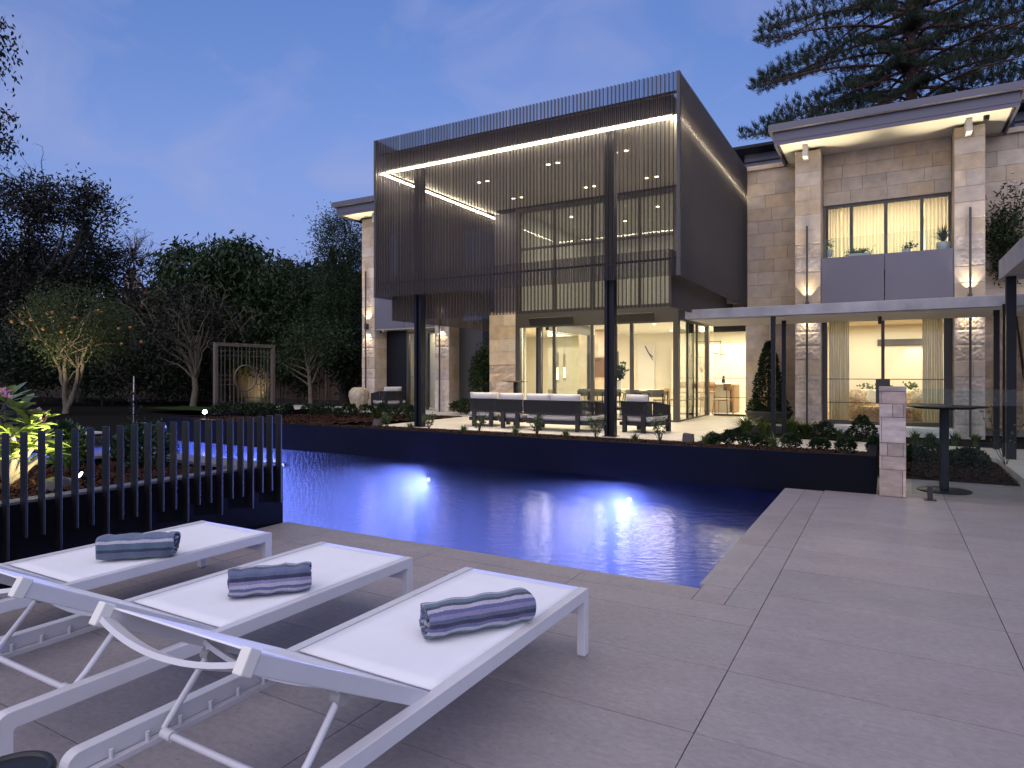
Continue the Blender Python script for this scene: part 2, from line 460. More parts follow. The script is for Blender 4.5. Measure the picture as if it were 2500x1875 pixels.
def stone(parent, x0, x1, z0, z1, yf, kind, depth=0.06, axis='y', gap=0.0035, sgn=1):
    """one stone proud of its wall; axis 'y': faces -Y at y=yf ; axis 'x': faces sgn*X at x=yf and x0,x1 run along Y"""
    me = random.choice(BM[kind])
    o = bpy.data.objects.new('stone', me); COL.objects.link(o); o.parent = parent
    p = wloc(parent)
    w, h = x1 - x0 - gap, z1 - z0 - gap
    j = random.uniform(-0.004, 0.004)
    if axis == 'y':
        o.location = Vector((x0 + gap / 2, yf + j, z0 + gap / 2)) - p
        o.scale = (w, depth, h)
    else:
        if sgn > 0:
            o.location = Vector((yf + j, x0 + gap / 2, z0 + gap / 2)) - p; o.rotation_euler = (0, 0, R(90))
        else:
            o.location = Vector((yf + j, x1 - gap / 2, z0 + gap / 2)) - p; o.rotation_euler = (0, 0, R(-90))
        o.scale = (w, depth, h)
    return o
def ashlar(parent, x0, x1, z0, z1, yf, kind='sandstone', h=0.33, wmin=0.45, wmax=0.95, axis='y', holes=(), depth=0.06, sgn=1, rows=None):
    rnd = random.Random(int(abs(x0 * 100 + z0 * 17 + yf * 7)))
    zs = rows or [z0 + (z1 - z0) * i / max(1, round((z1 - z0) / h)) for i in range(max(1, round((z1 - z0) / h)) + 1)]
    for i in range(len(zs) - 1):
        a, b = zs[i], zs[i + 1]
        spans = [(x0, x1)]
        for hx0, hx1, hz0, hz1 in holes:
            if b > hz0 + 0.02 and a < hz1 - 0.02:
                ns = []
                for u, v in spans:
                    if hx0 > u: ns.append((u, min(v, hx0)))
                    if hx1 < v: ns.append((max(u, hx1), v))
                spans = [(u, v) for u, v in ns if v - u > 0.02]
        for u, v in spans:
            x = u; first = True
            while x < v - 1e-4:
                w = rnd.uniform(wmin, wmax) * (0.6 if first and i % 2 else 1)
                first = False
                e = x + w
                if v - e < wmin * 0.6: e = v
                stone(parent, x, min(e, v), a, b, yf, kind, depth, axis, sgn=sgn)
                x = e
# ================================================================== SETTING
ZT, ZP = 0.28, 0.14          # terrace and path levels above the pool deck
structure(MB().add([(-160, -60, -1.62), (120, -60, -1.62), (120, 200, -1.62), (-160, 200, -1.62)], [(0, 1, 2, 3)]).build('ground', 'soil'))

# ---- pool deck: bed + single tiles
deck = structure(MB().box(-5.28, 6, -4, 4.59, -0.30, -0.012).box(-1.13, 6, 4.59, 13.0, -0.30, -0.012).build('deck', 'joint'))
def tile_mesh(name, material, e=0.004):
    me = bpy.data.meshes.new(name)
    me.from_pydata([(0, 0, 0), (1, 0, 0), (1, 1, 0), (0, 1, 0), (0, 0, 1), (1, 0, 1), (1, 1, 1), (0, 1, 1)], [],
                   [(4, 5, 6, 7), (0, 1, 5, 4), (1, 2, 6, 5), (2, 3, 7, 6), (3, 0, 4, 7)])
    me.materials.append(M[material]); return me
TILE = tile_mesh('tile', 'deck_stone'); TTILE = tile_mesh('tile', 'terrace_stone')
def tile(parent, x0, x1, y0, y1, z0, z1, me=TILE, gap=0.005):
    o = bpy.data.objects.new('tile', me); COL.objects.link(o); o.parent = parent
    o.location = Vector((x0 + gap / 2, y0 + gap / 2, z0)) - wloc(parent); o.scale = (x1 - x0 - gap, y1 - y0 - gap, z1 - z0)
    return o
for j in range(-5, 15):
    y0 = 4.07 + 0.66 * j - 0.0; y1 = y0 + 0.66
    for i in range(-4, 4):
        x0 = -0.70 + 1.3 * i; x1 = x0 + 1.3
        if y0 >= 4.06 and x0 < -0.71: continue
        if y1 > 13.0: continue
        if y0 > 10.8 and x1 < 1.4: continue
        x0c = max(x0, -5.28)
        if x1 - x0c < 0.1: continue
        tile(deck, x0c, x1, y0, y1, -0.012, random.uniform(-0.0008, 0.0008))
for a, b in ((4.07, 4.372), (4.372, 4.63)):                                # coping along the near edge
    for i in range(-4, 0):
        x0 = max(-5.28, -0.70 + 1.3 * i); x1 = min(-0.70 + 1.3 * i + 1.3, -0.92 if a > 4.2 else -0.70)
        if a > 4.2: x1 = min(x1, -1.13)
        tile(deck, x0, x1, a, b, -0.012 if a < 4.2 else -0.05, 0.0)
for a, b in ((-1.165, -0.92), (-0.92, -0.70)):                             # coping along the right-hand edge
    y = 4.372 if a > -1 else 4.63
    tile(deck, a if a > -1 else -1.13, b, 4.372, 4.73, -0.012, 0.0004)
    y = 4.73
    while y < 9.2:
        tile(deck, a, b, y, min(y + 1.3, 9.24), -0.05 if a < -1 else -0.012, 0.0); y += 1.3

# ---- pool
PX0, PX1, PY0, PY1, PD = -17.2, -1.13, 4.59, 9.30, -1.45
pool = MB()
pool.add([(PX0, PY0, PD), (PX1, PY0, PD), (PX1, PY1, PD), (PX0, PY1, PD)], [(0, 1, 2, 3)])
pool.add([(PX0, 0, PD), (-7.95, 0, PD), (-7.95, PY0, PD), (PX0, PY0, PD)], [(0, 1, 2, 3)])
pool.box(-7.95, PX1, PY0 - 0.12, PY0, PD, -0.05)
pool.box(PX1, PX1 + 0.12, PY0 - 0.12, PY1, PD, -0.05)
pool.box(PX0 - 0.2, PX0, 0, PY1, PD, -0.02)
pool.box(-5.2, -3.5, PY0, PY0 + 0.42, PD, -0.42)                           # seat ledge under water
structure(pool.build('pool', 'pool_tile'))
water = MB().prism([(PX0 + .01, .01), (-7.96, .01), (-7.96, PY0 + .01), (PX1 - .01, PY0 + .01), (PX1 - .01, PY1 - .004), (PX0 + .01, PY1 - .004)], PD + .01, -.05)
structure(water.build('water', 'water'))
cp = structure(MB().box(-17.75, -17.2, 6.0, 9.3, -0.3, 0.02).build('pool_coping', 'terrace_stone'))
PLN = ['pool lamp glowing violet at the far left, seen between the fence pickets', 'pool lamp glowing violet just right of the fence end',
       'pool lamp glowing violet below the left steel column', 'pool lamp glowing violet below the right steel column']
for i, X in enumerate((-14.27, -10.66, -6.98, -3.30)):
    t = thing('pool_light', PLN[i], 'pool light', (X, 9.28, -0.36), group='lamps under water along the far pool wall')
    MB().tube([(X, 9.299, -.36), (X, 9.24, -.36)], 0.055, 16).build('housing', 'black_plastic', t)
    MB().lathe([(0.038, 0), (0.03, 0.008), (0.0001, 0.012)], n=16).build('lens', 'pool_lens', t, local=True).rotation_euler = (R(90), 0, 0)
    t.children[-1].location = (0, -0.042, 0)
    s = lamp('SPOT', (X, 9.19, -.40), 3900, (0.29, 0.33, 1.0), 0.10, spot=156, blend=1.0, parent=t, name='pool_lamp')
    aim(s, (-0.10, -1, -0.12))
# ---- black rendered retaining wall along the far side of the pool
w = thing('retaining_wall', 'long low black rendered wall along the far side of the pool', 'wall', (-7.5, 9.36, -1.4))
MB().box(-14.8, -0.12, 9.30, 9.45, -1.5, 0.470).build('wall', 'black_render', w, bevel=0.006)
MB().box(-14.8, -14.66, 9.452, 14.6, -1.5, 0.468).build('wall', 'black_render', w, bevel=0.006)
MB().box(-0.24, -0.12, 9.452, 12.85, -1.5, 0.466).build('wall', 'black_render', w, bevel=0.006)
# ---- beds
def sheet(name, pts, nx, ny, fz, material, jit=0.02, kind='structure'):
    """bed surface over x0,x1,y0,y1 with height fz(x, y)"""
    x0, x1, y0, y1 = pts
    V, Fc = [], []
    for j in range(ny + 1):
        for i in range(nx + 1):
            x = x0 + (x1 - x0) * i / nx; y = y0 + (y1 - y0) * j / ny
            V.append((x, y, fz(x, y) + random.uniform(-jit, jit)))
    for j in range(ny):
        for i in range(nx):
            a = j * (nx + 1) + i; Fc.append((a, a + 1, a + nx + 2, a + nx + 1))
    return tag(MB().add(V, Fc, True).build(name, material), kind=kind)
sheet('planting_bed', (-14.66, -10.5, 9.452, 16.0), 50, 60, lambda x, y: .44 - (y - 9.45) * .032, 'mulch', .02)
sheet('planting_bed', (-10.5, -3.0, 9.452, 11.86), 90, 24, lambda x, y: .445 - (y - 9.45) * .088, 'mulch', .012)
sheet('planting_bed', (-3.0, -.24, 9.452, 13.05), 40, 36, lambda x, y: .445 - (y - 9.45) * .088, 'mulch', .015)
sheet('planting_bed', (-3.0, 6, 14.75, 18.3), 60, 30, lambda x, y: ZP - .05, 'soil', .015)
sheet('planting_bed', (-.12, 1.53, 10.9, 13.0), 24, 30, lambda x, y: .01 + .15 * math.sin(min(1, (y - 10.9) / 2.0) * 1.57) * min(1, (1.58 - x) * 2), 'mulch', .018)
sheet('garden_ground', (-80, -14.8, -10, 60), 60, 60, lambda x, y: .05 if y > 9 else -.1, 'soil', .04)
sheet('garden_ground', (-40, -10, 18.5, 60), 20, 30, lambda x, y: .1, 'soil', .04)
sheet('lawn', (-24, -14.9, 14.3, 16.0), 30, 10, lambda x, y: .22, 'lawn', .012)
# ---- paved terrace, step-down path, wing paving
terr = structure(MB().box(-10.4, -2.95, 11.86, 16.45, -0.2, ZT - 0.014).box(-16.4, -10.402, 16.0, 18.0, -0.2, ZT - 0.016).box(-4.52, -2.1, 16.452, 18.2, -0.2, ZT - .016).build('terrace', 'joint'))
for x0_, x1_ in ((-4.52, -3.3), (-3.3, -2.1)):
    for y0_, y1_ in ((16.452, 17.3), (17.3, 18.2)): tile(terr, x0_, x1_, y0_, y1_, ZT - .016, ZT - .001, TTILE, .004)
TJ = 0.0
x = -10.4
while x < -2.96:
    y = 11.86
    while y < 16.4:
        tile(terr, x, min(x + 1.24, -2.95), y, min(y + 0.92, 16.45), ZT - .06 if y < 11.9 else ZT - .014, ZT, TTILE, .004); y += 0.92
    x += 1.24
x = -20.0
while x < -10.5:
    tile(terr, x, min(x + 1.3, -10.41), 15.95, 17.0, ZT - .1, ZT - .002, TTILE, .004); tile(terr, x, min(x + 1.3, -10.41), 17.0, 18.0, ZT - .015, ZT - .001, TTILE, .004); x += 1.3
path = structure(MB().box(-2.948, 6, 13.0, 14.75, -0.2, ZP - 0.014).box(1.53, 6, 8.2, 12.998, -0.2, ZP - 0.015).build('path', 'terrace_stone'))
x = -2.948
while x < 6:
    tile(path, x, min(x + 1.3, 6), 13.0, 14.75, ZP - .012, ZP, TTILE); x += 1.3
y = 8.2
while y < 12.9:
    tile(path, 1.53, 2.8, y, min(y + 1.2, 12.998), ZP - .012, ZP + .0005, TTILE); tile(path, 2.8, 4.4, y, min(y + 1.2, 12.998), ZP - .012, ZP, TTILE); y += 1.2

# ---- mulch chips: red-brown bark lying on the beds
def chips(name, region, n, material, fz, size=(0.012, 0.032)):
    x0, x1, y0, y1 = region
    V, Fc = [], []
    for _ in range(n):
        x, y = random.uniform(x0, x1), random.uniform(y0, y1)
        a, s1, s2 = random.uniform(0, 6.3), random.uniform(*size), random.uniform(.005, .012)
        z = fz(x, y) + random.uniform(.005, .03); tl = random.uniform(-.02, .02)
        c, s = math.cos(a), math.sin(a); k = len(V)
        V += [(x - c * s1 - s * s2, y - s * s1 + c * s2, z - tl), (x + c * s1 - s * s2, y + s * s1 + c * s2, z + tl),
              (x + c * s1 + s * s2, y + s * s1 - c * s2, z + tl + .006), (x - c * s1 + s * s2, y - s * s1 - c * s2, z - tl + .006)]
        Fc.append((k, k + 1, k + 2, k + 3))
    return tag(MB().add(V, Fc).build(name, material), kind='stuff', label='scattered red-brown bark chips on the planting beds')
chips('bark_chips', (-14.5, -10.6, 9.6, 15.8), 9000, 'mulch_red', lambda x, y: .44 - (y - 9.45) * .032)
chips('bark_chips', (-10.5, -.4, 9.6, 11.8), 9000, 'mulch_red', lambda x, y: .445 - (y - 9.45) * .088)
chips('bark_chips', (.0, 1.5, 10.95, 12.9), 4000, 'mulch', lambda x, y: .03 + .15 * math.sin(min(1, (y - 10.9) / 2.0) * 1.57) * min(1, (1.58 - x) * 2))
# ================================================================== HOUSE WINGS
YP, YW = 17.1, 17.65
def wall_light(cx, label, z0, z1):
    """slim vertical rod with an up and down lamp at mid height, standing on a pillar face"""
    t = thing('wall_light', label, 'wall light', (cx, YP, 3.0), group='rod lights on the stone pillars')
    y = YP - 0.12
    MB().box(cx - .022, cx + .022, y - .018, y + .018, z0, 3.02).build('rod', 'bronze_frame', t)
    MB().box(cx - .022, cx + .022, y - .018, y + .018, 3.21, z1).build('rod', 'bronze_frame', t)
    MB().box(cx - .035, cx + .035, y - .035, YP - .002, 3.022, 3.208).build('lamp_body', 'bronze_frame', t)
    for s in (-1, 1):
        L = lamp('SPOT', (cx + s * .03, y - .04, 3.23), 800, (1, 0.85, 0.6), 0.02, spot=34, blend=1, parent=t, name='lamp'); aim(L, (s * .16, -.13, 1))  # extra narrow up-beams, added to brighten the eaves soffit
        for (z, dz) in ((3.23, 1), (3.0, -1)):
            L = lamp('SPOT', (cx + s * .04, YP - .085, z), 30, (1, 0.83, 0.56), 0.01, spot=66, blend=0.5, parent=t, name='lamp')
            aim(L, (s * .05, .02, dz))
    return t
def pillar(parent, x0, x1, z1, vis_side, zbase=0.0):
    p = MB().box(x0 + .05, x1 - .05, YP + .05, YW + .35, zbase - .2, z1 - .02).build('pillar', 'mortar', parent)
    rnd = random.Random(int(x0 * 100))
    zs = [zbase]
    while zs[-1] < z1 - .36: zs.append(zs[-1] + 0.345 + rnd.uniform(-.02, .02))
    zs[-1] = z1 if z1 - zs[-1] < .2 else zs[-1]
    if zs[-1] != z1: zs.append(z1)
    for i in range(len(zs) - 1):
        k = 'rock_face' if zs[i] < 4.4 and (i % 5 != 4) and not 2.75 < zs[i] < 3.7 else 'sandstone'
        if i % 3 == 1:
            xm = x0 + (x1 - x0) * rnd.choice((.38, .5, .62))
            stone(p, x0, xm, zs[i], zs[i + 1], YP, k); stone(p, xm, x1, zs[i], zs[i + 1], YP, k)
        else:
            stone(p, x0, x1, zs[i], zs[i + 1], YP, k)
        if vis_side > 0: stone(p, YP + .062, YW + .1, zs[i], zs[i + 1], x1, 'sandstone', .05, 'x', sgn=1)
        else: stone(p, YP + .062, YW + .1, zs[i], zs[i + 1], x0, 'sandstone', .05, 'x', sgn=-1)
    return p
def wing_roof(parent, xc, hw=2.3):
    r = MB().box(xc - hw, xc + hw, 16.35, 20.5, 6.915, 7.13).build('roof', 'roof_metal', parent, bevel=.004)
    MB().box(xc - hw - .11, xc + hw + .11, 16.22, 20.6, 7.134, 7.29).build('gutter', 'roof_metal', r, bevel=.01)
    MB().box(xc - hw + .10, xc + hw - .10, 16.42, 18.6, 6.885, 6.911).build('soffit', 'soffit_cream', r)
    MB().box(xc - hw, xc + hw, 16.36, 16.41, 6.84, 6.912).box(xc - hw, xc - hw + .05, 16.412, 18.6, 6.84, 6.912).box(xc + hw - .05, xc + hw, 16.412, 18.6, 6.84, 6.912).build('fascia_trim', 'roof_metal', r)
    return r
def bracket(parent, x, z):
    MB().box(x - .055, x + .055, 16.75, 17.35, z, 6.884).build('bracket', 'white_paint', parent, bevel=.004)
def curtain(name, parent, x0, x1, y, z0, z1, material, folds, amp=.035):
    n = folds * 6; V, Fc = [], []
    rnd = random.Random(int(x0 * 77))
    ph = 0
    for i in range(n + 1):
        u = i / n; ph += 2 * math.pi * folds / n * rnd.uniform(.6, 1.4)
        x = x0 + (x1 - x0) * u
        for j in range(5):
            v = j / 4
            V.append((x + (rnd.uniform(-.01, .01) if j < 4 else 0), y + math.sin(ph) * amp * (1.25 - .5 * v), z0 + (z1 - z0) * v))
    for i in range(n):
        for j in range(4):
            a = i * 5 + j; Fc.append((a, a + 5, a + 6, a + 1))
    return MB().add(V, Fc, True).build(name, material, parent)
def frame_bars(m, bars): 
    for b in bars: m.box(*b)
    return m

# ---- right-hand wing
rw = thing('house_wing', 'sandstone house wing with balcony and curtained windows behind the concrete canopy', 'house wing', (0, 17.6, 0))
pillar(rw, -1.93, -1.37, 6.82, 1, ZP - .1); pillar(rw, 1.26, 1.81, 6.82, -1, ZP - .1)
wing_roof(rw, 0.0)
bracket(rw, -1.68, 6.60); bracket(rw, 1.50, 6.60)
# wall left of the left pillar, with coping
wa = MB().box(-3.27, -1.6, 18.26, 18.5, -.1, 6.84).box(-4.6, -3.272, 18.26, 18.5, 3.22, 6.2).build('stone_wall', 'mortar', rw)
ashlar(wa, -3.27, -1.88, ZP, 6.84, 18.2, h=.335, wmin=.4, wmax=.85)
MB().box(-3.22, -1.9, 18.12, 18.5, 6.843, 6.96).build('coping', 'sandstone', wa, bevel=.01)
# wall right of the right pillar
wb = MB().box(1.7, 7.4, 18.26, 18.5, -.1, 6.84).build('stone_wall', 'mortar', rw)
ashlar(wb, 1.76, 4.6, 2.4, 6.84, 18.2, h=.335, wmin=.5, wmax=1.0)
ashlar(wb, 1.76, 4.6, ZP - .05, 2.4, 18.2, kind='rubble_stone', h=.26, wmin=.25, wmax=.6)
MB().box(1.9, 7.4, 18.12, 18.5, 6.843, 6.96).build('coping', 'sandstone', wb, bevel=.01)
# wall between the pillars with the upper window
wc = MB().box(-1.4, -1.315, YW + .26, 18.6, 4.0, 6.885).box(1.255, 1.3, YW + .26, 18.6, 4.0, 6.885).box(-1.315, 1.255, YW + .26, 18.6, 5.62, 6.885).build('stone_wall', 'mortar', rw)
ashlar(wc, -1.37, 1.262, 5.625, 6.885, YW + .2, h=.315, wmin=.35, wmax=.85)
wy = YW + .25
win = frame_bars(MB(), [(-1.31, 1.25, wy, wy + .07, 5.555, 5.618), (-1.31, -1.265, wy, wy + .07, 3.0, 5.553), (1.205, 1.25, wy, wy + .07, 3.0, 5.553),
                        (-.795, -.725, wy, wy + .07, 3.0, 5.553), (-.07, .005, wy, wy + .07, 3.0, 5.553), (.66, .73, wy, wy + .07, 3.0, 5.553)]).build('window', 'bronze_frame', rw)
for a, b in ((-1.262, -.797), (-.722, -.072), (.008, .658), (.733, 1.203)):
    MB().box(a, b, wy + .025, wy + .035, 3.0, 5.552).build('pane', 'glass', win)
MB().box(-.722, .658, wy - .012, wy + .015, 4.20, 4.225).build('rail', 'bronze_frame', win)
# room behind the upper window
rm = MB().add([(-1.4, wy + .3, 2.99), (1.4, wy + .3, 2.99), (1.4, 21, 2.99), (-1.4, 21, 2.99), (-1.4, wy + .3, 5.7), (1.4, wy + .3, 5.7), (1.4, 21, 5.7), (-1.4, 21, 5.7)],
              [(0, 1, 2, 3), (7, 6, 5, 4), (3, 2, 6, 7), (0, 3, 7, 4), (2, 1, 5, 6)]).build('room', 'cream_wall', rw)
curtain('curtain', rw, -1.28, -1.0, wy + .16, 3.02, 5.6, 'curtain_sheer', 4)
curtain('curtain', rw, -.97, -.08, wy + .16, 3.02, 5.6, 'curtain_sheer', 12)
curtain('curtain', rw, -.05, .72, wy + .16, 3.02, 5.6, 'curtain_sheer', 11)
curtain('curtain', rw, .76, 1.2, wy + .16, 3.02, 5.6, 'curtain_sheer', 6)
lamp('AREA', (0, 19.6, 5.6), 170, size=2.2, size_y=1.8, parent=rw, name='ceiling_lamp')
# balcony
for a, b in ((-1.362, -.065), (-.045, 1.252)):
    MB().box(a, b, YP + .02, YP + .05, 2.82, 4.23).build('balcony_panel', 'grey_panel', rw, bevel=.003)
MB().box(-1.362, 1.252, YP + .055, wy - .02, 3.86, 4.20).build('balcony_ledge', 'grey_panel', rw)
for a, b in ((-1.362, -.06), (-.05, 1.252)):
    MB().box(a, b, YP + .09, YP + .102, 4.202, 4.69).build('balcony_glass', 'glass_fence', rw)
# lower window wall
lw = frame_bars(MB(), [(-1.362, -1.262, 17.5, 17.66, .30, 3.1), (1.10, 1.252, 17.5, 17.66, .30, 3.1), (-1.26, 1.098, 17.52, 17.66, .30, .385),
                       (-.125, -.055, 17.54, 17.62, .386, 3.1), (-1.26, -.127, 17.55, 17.58, 1.36, 1.378), (-.053, 1.098, 17.55, 17.58, 1.36, 1.378),
                       (-1.26, -.127, 17.55, 17.58, .80, .818), (-.053, 1.098, 17.55, 17.58, .80, .818)]).build('window', 'bronze_frame', rw)
MB().box(-1.258, -.128, 17.57, 17.58, .388, 3.0).build('pane', 'glass', lw); MB().box(-.052, 1.096, 17.57, 17.58, .388, 3.0).build('pane', 'glass', lw)
MB().box(-.235, .055, 17.50, 17.54, .82, 1.36).build('lock_plate', 'bronze_frame', lw)
MB().box(-1.45, 1.255, 17.0, 17.7, -.1, .295).build('sill', 'white_paint', rw, bevel=.004)
MB().box(-1.37, 1.26, 17.66, 18.2, 2.80, 3.85).build('spandrel', 'white_paint', rw)
rm = MB().add([(-2.6, 17.68, .30), (2.6, 17.68, .30), (2.6, 22.5, .30), (-2.6, 22.5, .30), (-2.6, 17.68, 2.95), (2.6, 17.68, 2.95), (2.6, 22.5, 2.95), (-2.6, 22.5, 2.95)],
              [(0, 1, 2, 3), (7, 6, 5, 4), (3, 2, 6, 7), (0, 3, 7, 4), (2, 1, 5, 6)]).build('room', 'cream_wall', rw)
MB().box(-2.55, 2.55, 17.7, 22.4, .301, .315).build('room_floor', 'timber', rw)
g = MB().box(-.25, 1.3, 22.44, 22.48, 2.33, 2.345).box(-.25, 1.3, 22.44, 22.48, 2.50, 2.515).box(-.25, -.235, 22.44, 22.48, 2.346, 2.499)
for k in range(5): g.box(-.23, 1.3, 22.45, 22.47, 2.36 + k * .028, 2.372 + k * .028)
g.build('air_grille', 'charcoal', rw)
curtain('curtain', rw, -1.24, -.80, 17.78, .32, 2.95, 'curtain_linen', 9, .045)
curtain('curtain', rw, .70, 1.09, 17.78, .32, 2.95, 'curtain_linen', 9, .045)
lamp('AREA', (0, 20.2, 2.9), 210, size=3.6, size_y=3.2, parent=rw, name='ceiling_lamp')
L = lamp('SPOT', (.85, 22.15, 2.8), 60, (1, .85, .6), .03, spot=70, blend=.4, parent=rw, name='wall_washer'); aim(L, (0, .28, -1))
# raised dark clerestory hoods behind the coping
for a, b in ((-3.9, -2.2), (2.3, 5.2)):
    h = MB().box(a + .35, b, 19.6, 22, 6.96, 7.75).build('clerestory', 'roof_metal', rw)
    MB().box(a, b + .3, 19.0, 22.4, 7.752, 7.83).build('hood', 'steel_dark', h)
    for k in range(3): MB().box(a + .34, b, 19.57, 19.598, 7.05 + k * .22, 7.09 + k * .22).build('louvre', 'steel_dark', h)
wall_light(-1.655, 'rod light on the stone pillar left of the balcony, lamp just above the concrete canopy', ZP, 5.0)
wall_light(1.535, 'rod light on the stone pillar right of the balcony, lamp just above the concrete canopy', ZP, 5.05)
for k in (-1, 1): pass

# ---- left-hand wing
XL = -13.94
lwg = thing('house_wing', 'sandstone house wing at left, half hidden behind the metal screen', 'house wing', (XL, 17.6, 0))
pillar(lwg, -15.78, -15.21, 6.82, 1, ZT); pillar(lwg, -12.67, -12.11, 6.82, 1, ZT)
wing_roof(lwg, XL)
bracket(lwg, -14.95, 6.60); bracket(lwg, -12.4, 6.60)
for a, b in ((-15.205, -13.95), (-13.93, -12.675)):
    MB().box(a, b, YP + .02, YP + .05, 3.02, 4.23).build('balcony_panel', 'grey_panel', lwg, bevel=.003)
MB().box(-15.2, -12.68, YP + .055, 18.2, 2.985, 3.3).build('soffit', 'soffit_cream', lwg)
MB().box(-15.2, -12.68, 18.3, 18.5, 3.32, 6.88).build('upper_wall', 'mortar', lwg)
MB().box(-15.2, -14.35, 17.72, 17.80, ZT, 2.983).build('cladding', 'steel_dark', lwg)
dw = frame_bars(MB(), [(-14.345, -14.24, 17.74, 17.84, ZT, 2.95), (-14.238, -12.70, 17.74, 17.84, 2.86, 2.95), (-13.05, -12.98, 17.75, 17.82, ZT, 2.858), (-13.50, -13.44, 17.75, 17.82, ZT, 2.858),
                       (-14.238, -13.502, 17.77, 17.79, 1.38, 1.395)]).build('window', 'bronze_frame', lwg)
for a, b in ((-14.238, -13.502), (-13.438, -13.052), (-12.978, -12.70)): MB().box(a, b, 17.78, 17.79, ZT + .01, 2.857).build('pane', 'glass', dw)
MB().add([(-15.0, 17.9, ZT), (-11.9, 17.9, ZT), (-11.9, 21.5, ZT), (-15.0, 21.5, ZT), (-15.0, 17.9, 2.98), (-11.9, 17.9, 2.98), (-11.9, 21.5, 2.98), (-15.0, 21.5, 2.98)],
         [(0, 1, 2, 3), (7, 6, 5, 4), (3, 2, 6, 7), (0, 3, 7, 4), (2, 1, 5, 6)]).build('room', 'cream_wall', lwg)
MB().box(-14.2, -13.75, 18.9, 21.4, ZT + .002, 2.97).build('partition', 'cream_wall', lwg)
lamp('AREA', (-13.2, 19.6, 2.94), 130, size=1.6, size_y=2.4, parent=lwg, name='ceiling_lamp')
L = lamp('AREA', (-13.9, 17.35, 2.97), 7, size=.5, size_y=.3, parent=lwg, name='porch_lamp')
MB().box(-12.1, -10.9, 17.68, 17.76, ZT, 3.2).build('cladding', 'bronze_frame', lwg)
MB().box(-10.898, -10.12, 17.2, 17.76, ZT, 3.2).build('cladding', 'steel_dark', lwg)
wall_light(-15.5, 'rod light with up and down lamp on the leftmost stone pillar beside the urn', ZT, 5.0)
wall_light(-12.39, 'rod light on the stone pillar behind the left steel column, lamp under the slatted skirt', ZT, 5.0)

# ================================================================== SCREENED PAVILION
pv = thing('screened_pavilion', 'pavilion wrapped in corrugated perforated metal screens with a glowing light strip', 'pavilion', (-6.8, 14, ZT))
SX0, SX1, SY0, SY1, ZS0, ZS1, ZL = -10.33, -3.24, 11.65, 18.18, 3.26, 6.92, 6.15
PITCH, AMP = 0.0824, 0.030
def corr_mesh(width, z0, z1, amp=AMP, pitch=PITCH):
    n = int(round(width / pitch)) * 8
    V, Fc = [], []
    for i in range(n + 1):
        x = width * i / n; y = amp * math.sin(2 * math.pi * i / 8 + .6)
        V += [(x, y, z0), (x, y, z1)]
    Fc = [(2 * i, 2 * i + 2, 2 * i + 3, 2 * i + 1) for i in range(n)]
    me = bpy.data.meshes.new('screen_panel'); me.from_pydata(V, [], Fc); me.materials.append(M['screen_metal'])
    at = me.attributes.new('perf_contrast', 'FLOAT', 'POINT')
    at.data.foreach_set('value', [.02 + .66 * abs(math.sin(2 * math.pi * (i // 2) / 8 + .6)) ** 1.6 for i in range(len(V))])
    me.polygons.foreach_set('use_smooth', [True] * len(Fc)); return me
def run_screen(parent, a, b, z0, z1, npan, cache={}):
    a, b = Vector((*a, 0)), Vector((*b, 0)); L = (b - a).length; w = L / npan; ang = math.atan2(b.y - a.y, b.x - a.x)
    pit = w / round(w / PITCH)
    me = corr_mesh(w - .008, z0, z1, pitch=pit)
    for i in range(npan):
        o = bpy.data.objects.new('screen_panel', me); COL.objects.link(o); o.parent = parent
        p = a + (b - a) * (i / npan); o.location = p - wloc(parent); o.location.z = -wloc(parent).z; o.rotation_euler = (0, 0, ang)
run_screen(pv, (SX0, SY0), (SX1, SY0), ZS0, ZS1, 10)
run_screen(pv, (SX1, SY0 + .03), (SX1, SY1), ZS0, ZS1, 9)
run_screen(pv, (SX0, SY0 + .03), (SX0, SY1 - .4), ZS0, ZS1, 9)
# skirt: smaller screens hanging lower, set back
KX0, KX1, KY0 = ony(956, 760, 12.38)[0], ony(1636, 700, 12.38)[0], 12.38
KZ0, KZ1 = ony(1300, 765, 12.38)[2], ony(1645, 606, 12.38)[2]
run_screen(pv, (KX0, KY0), (KX1, KY0), KZ0, KZ1, 8)
run_screen(pv, (KX1, KY0 + .03), (KX1, 18.1), KZ0, KZ1, 8)
run_screen(pv, (KX0, KY0 + .03), (KX0, 17.1), KZ0, KZ1, 7)
# corner posts and rails that carry the screens
MB().box(SX1 - .03, SX1 + .03, SY0 - .03, SY0 + .03, ZS0, ZS1 - .01).build('corner_post', 'bronze_frame', pv)
MB().box(SX0 - .03, SX0 + .03, SY0 - .03, SY0 + .03, ZS0, ZS1 - .01).build('corner_post', 'bronze_frame', pv)
MB().box(SX0 + .04, SX1 - .04, SY0 + .05, SY0 + .09, 3.56, 3.60).build('rail', 'steel_dark', pv)
MB().box(SX0 + .04, SX1 - .04, SY0 + .05, SY0 + .09, 6.55, 6.60).build('rail', 'steel_dark', pv)
# roof: dark fascia band, pale soffit
rf = MB().box(SX0 + .16, SX1 - .16, SY0 + .16, 18.6, 6.24, 6.60).build('roof', 'steel_dark', pv)
MB().box(SX0 + .18, SX1 - .18, SY0 + .18, 16.2, 6.205, 6.236).build('soffit', 'soffit_grey', rf)
# light strip
for k, (a, b, c, d) in enumerate(((SX0 + .06, SX1 - .06, SY0 + .095, SY0 + .125), (SX1 - .125, SX1 - .095, SY0 + .13, SY1 - .05), (SX0 + .095, SX0 + .125, SY0 + .13, SY1 - .5))):
    MB().box(a, b, c, d, ZL - .012, ZL + .018).build('light_strip', 'led_warm', pv)
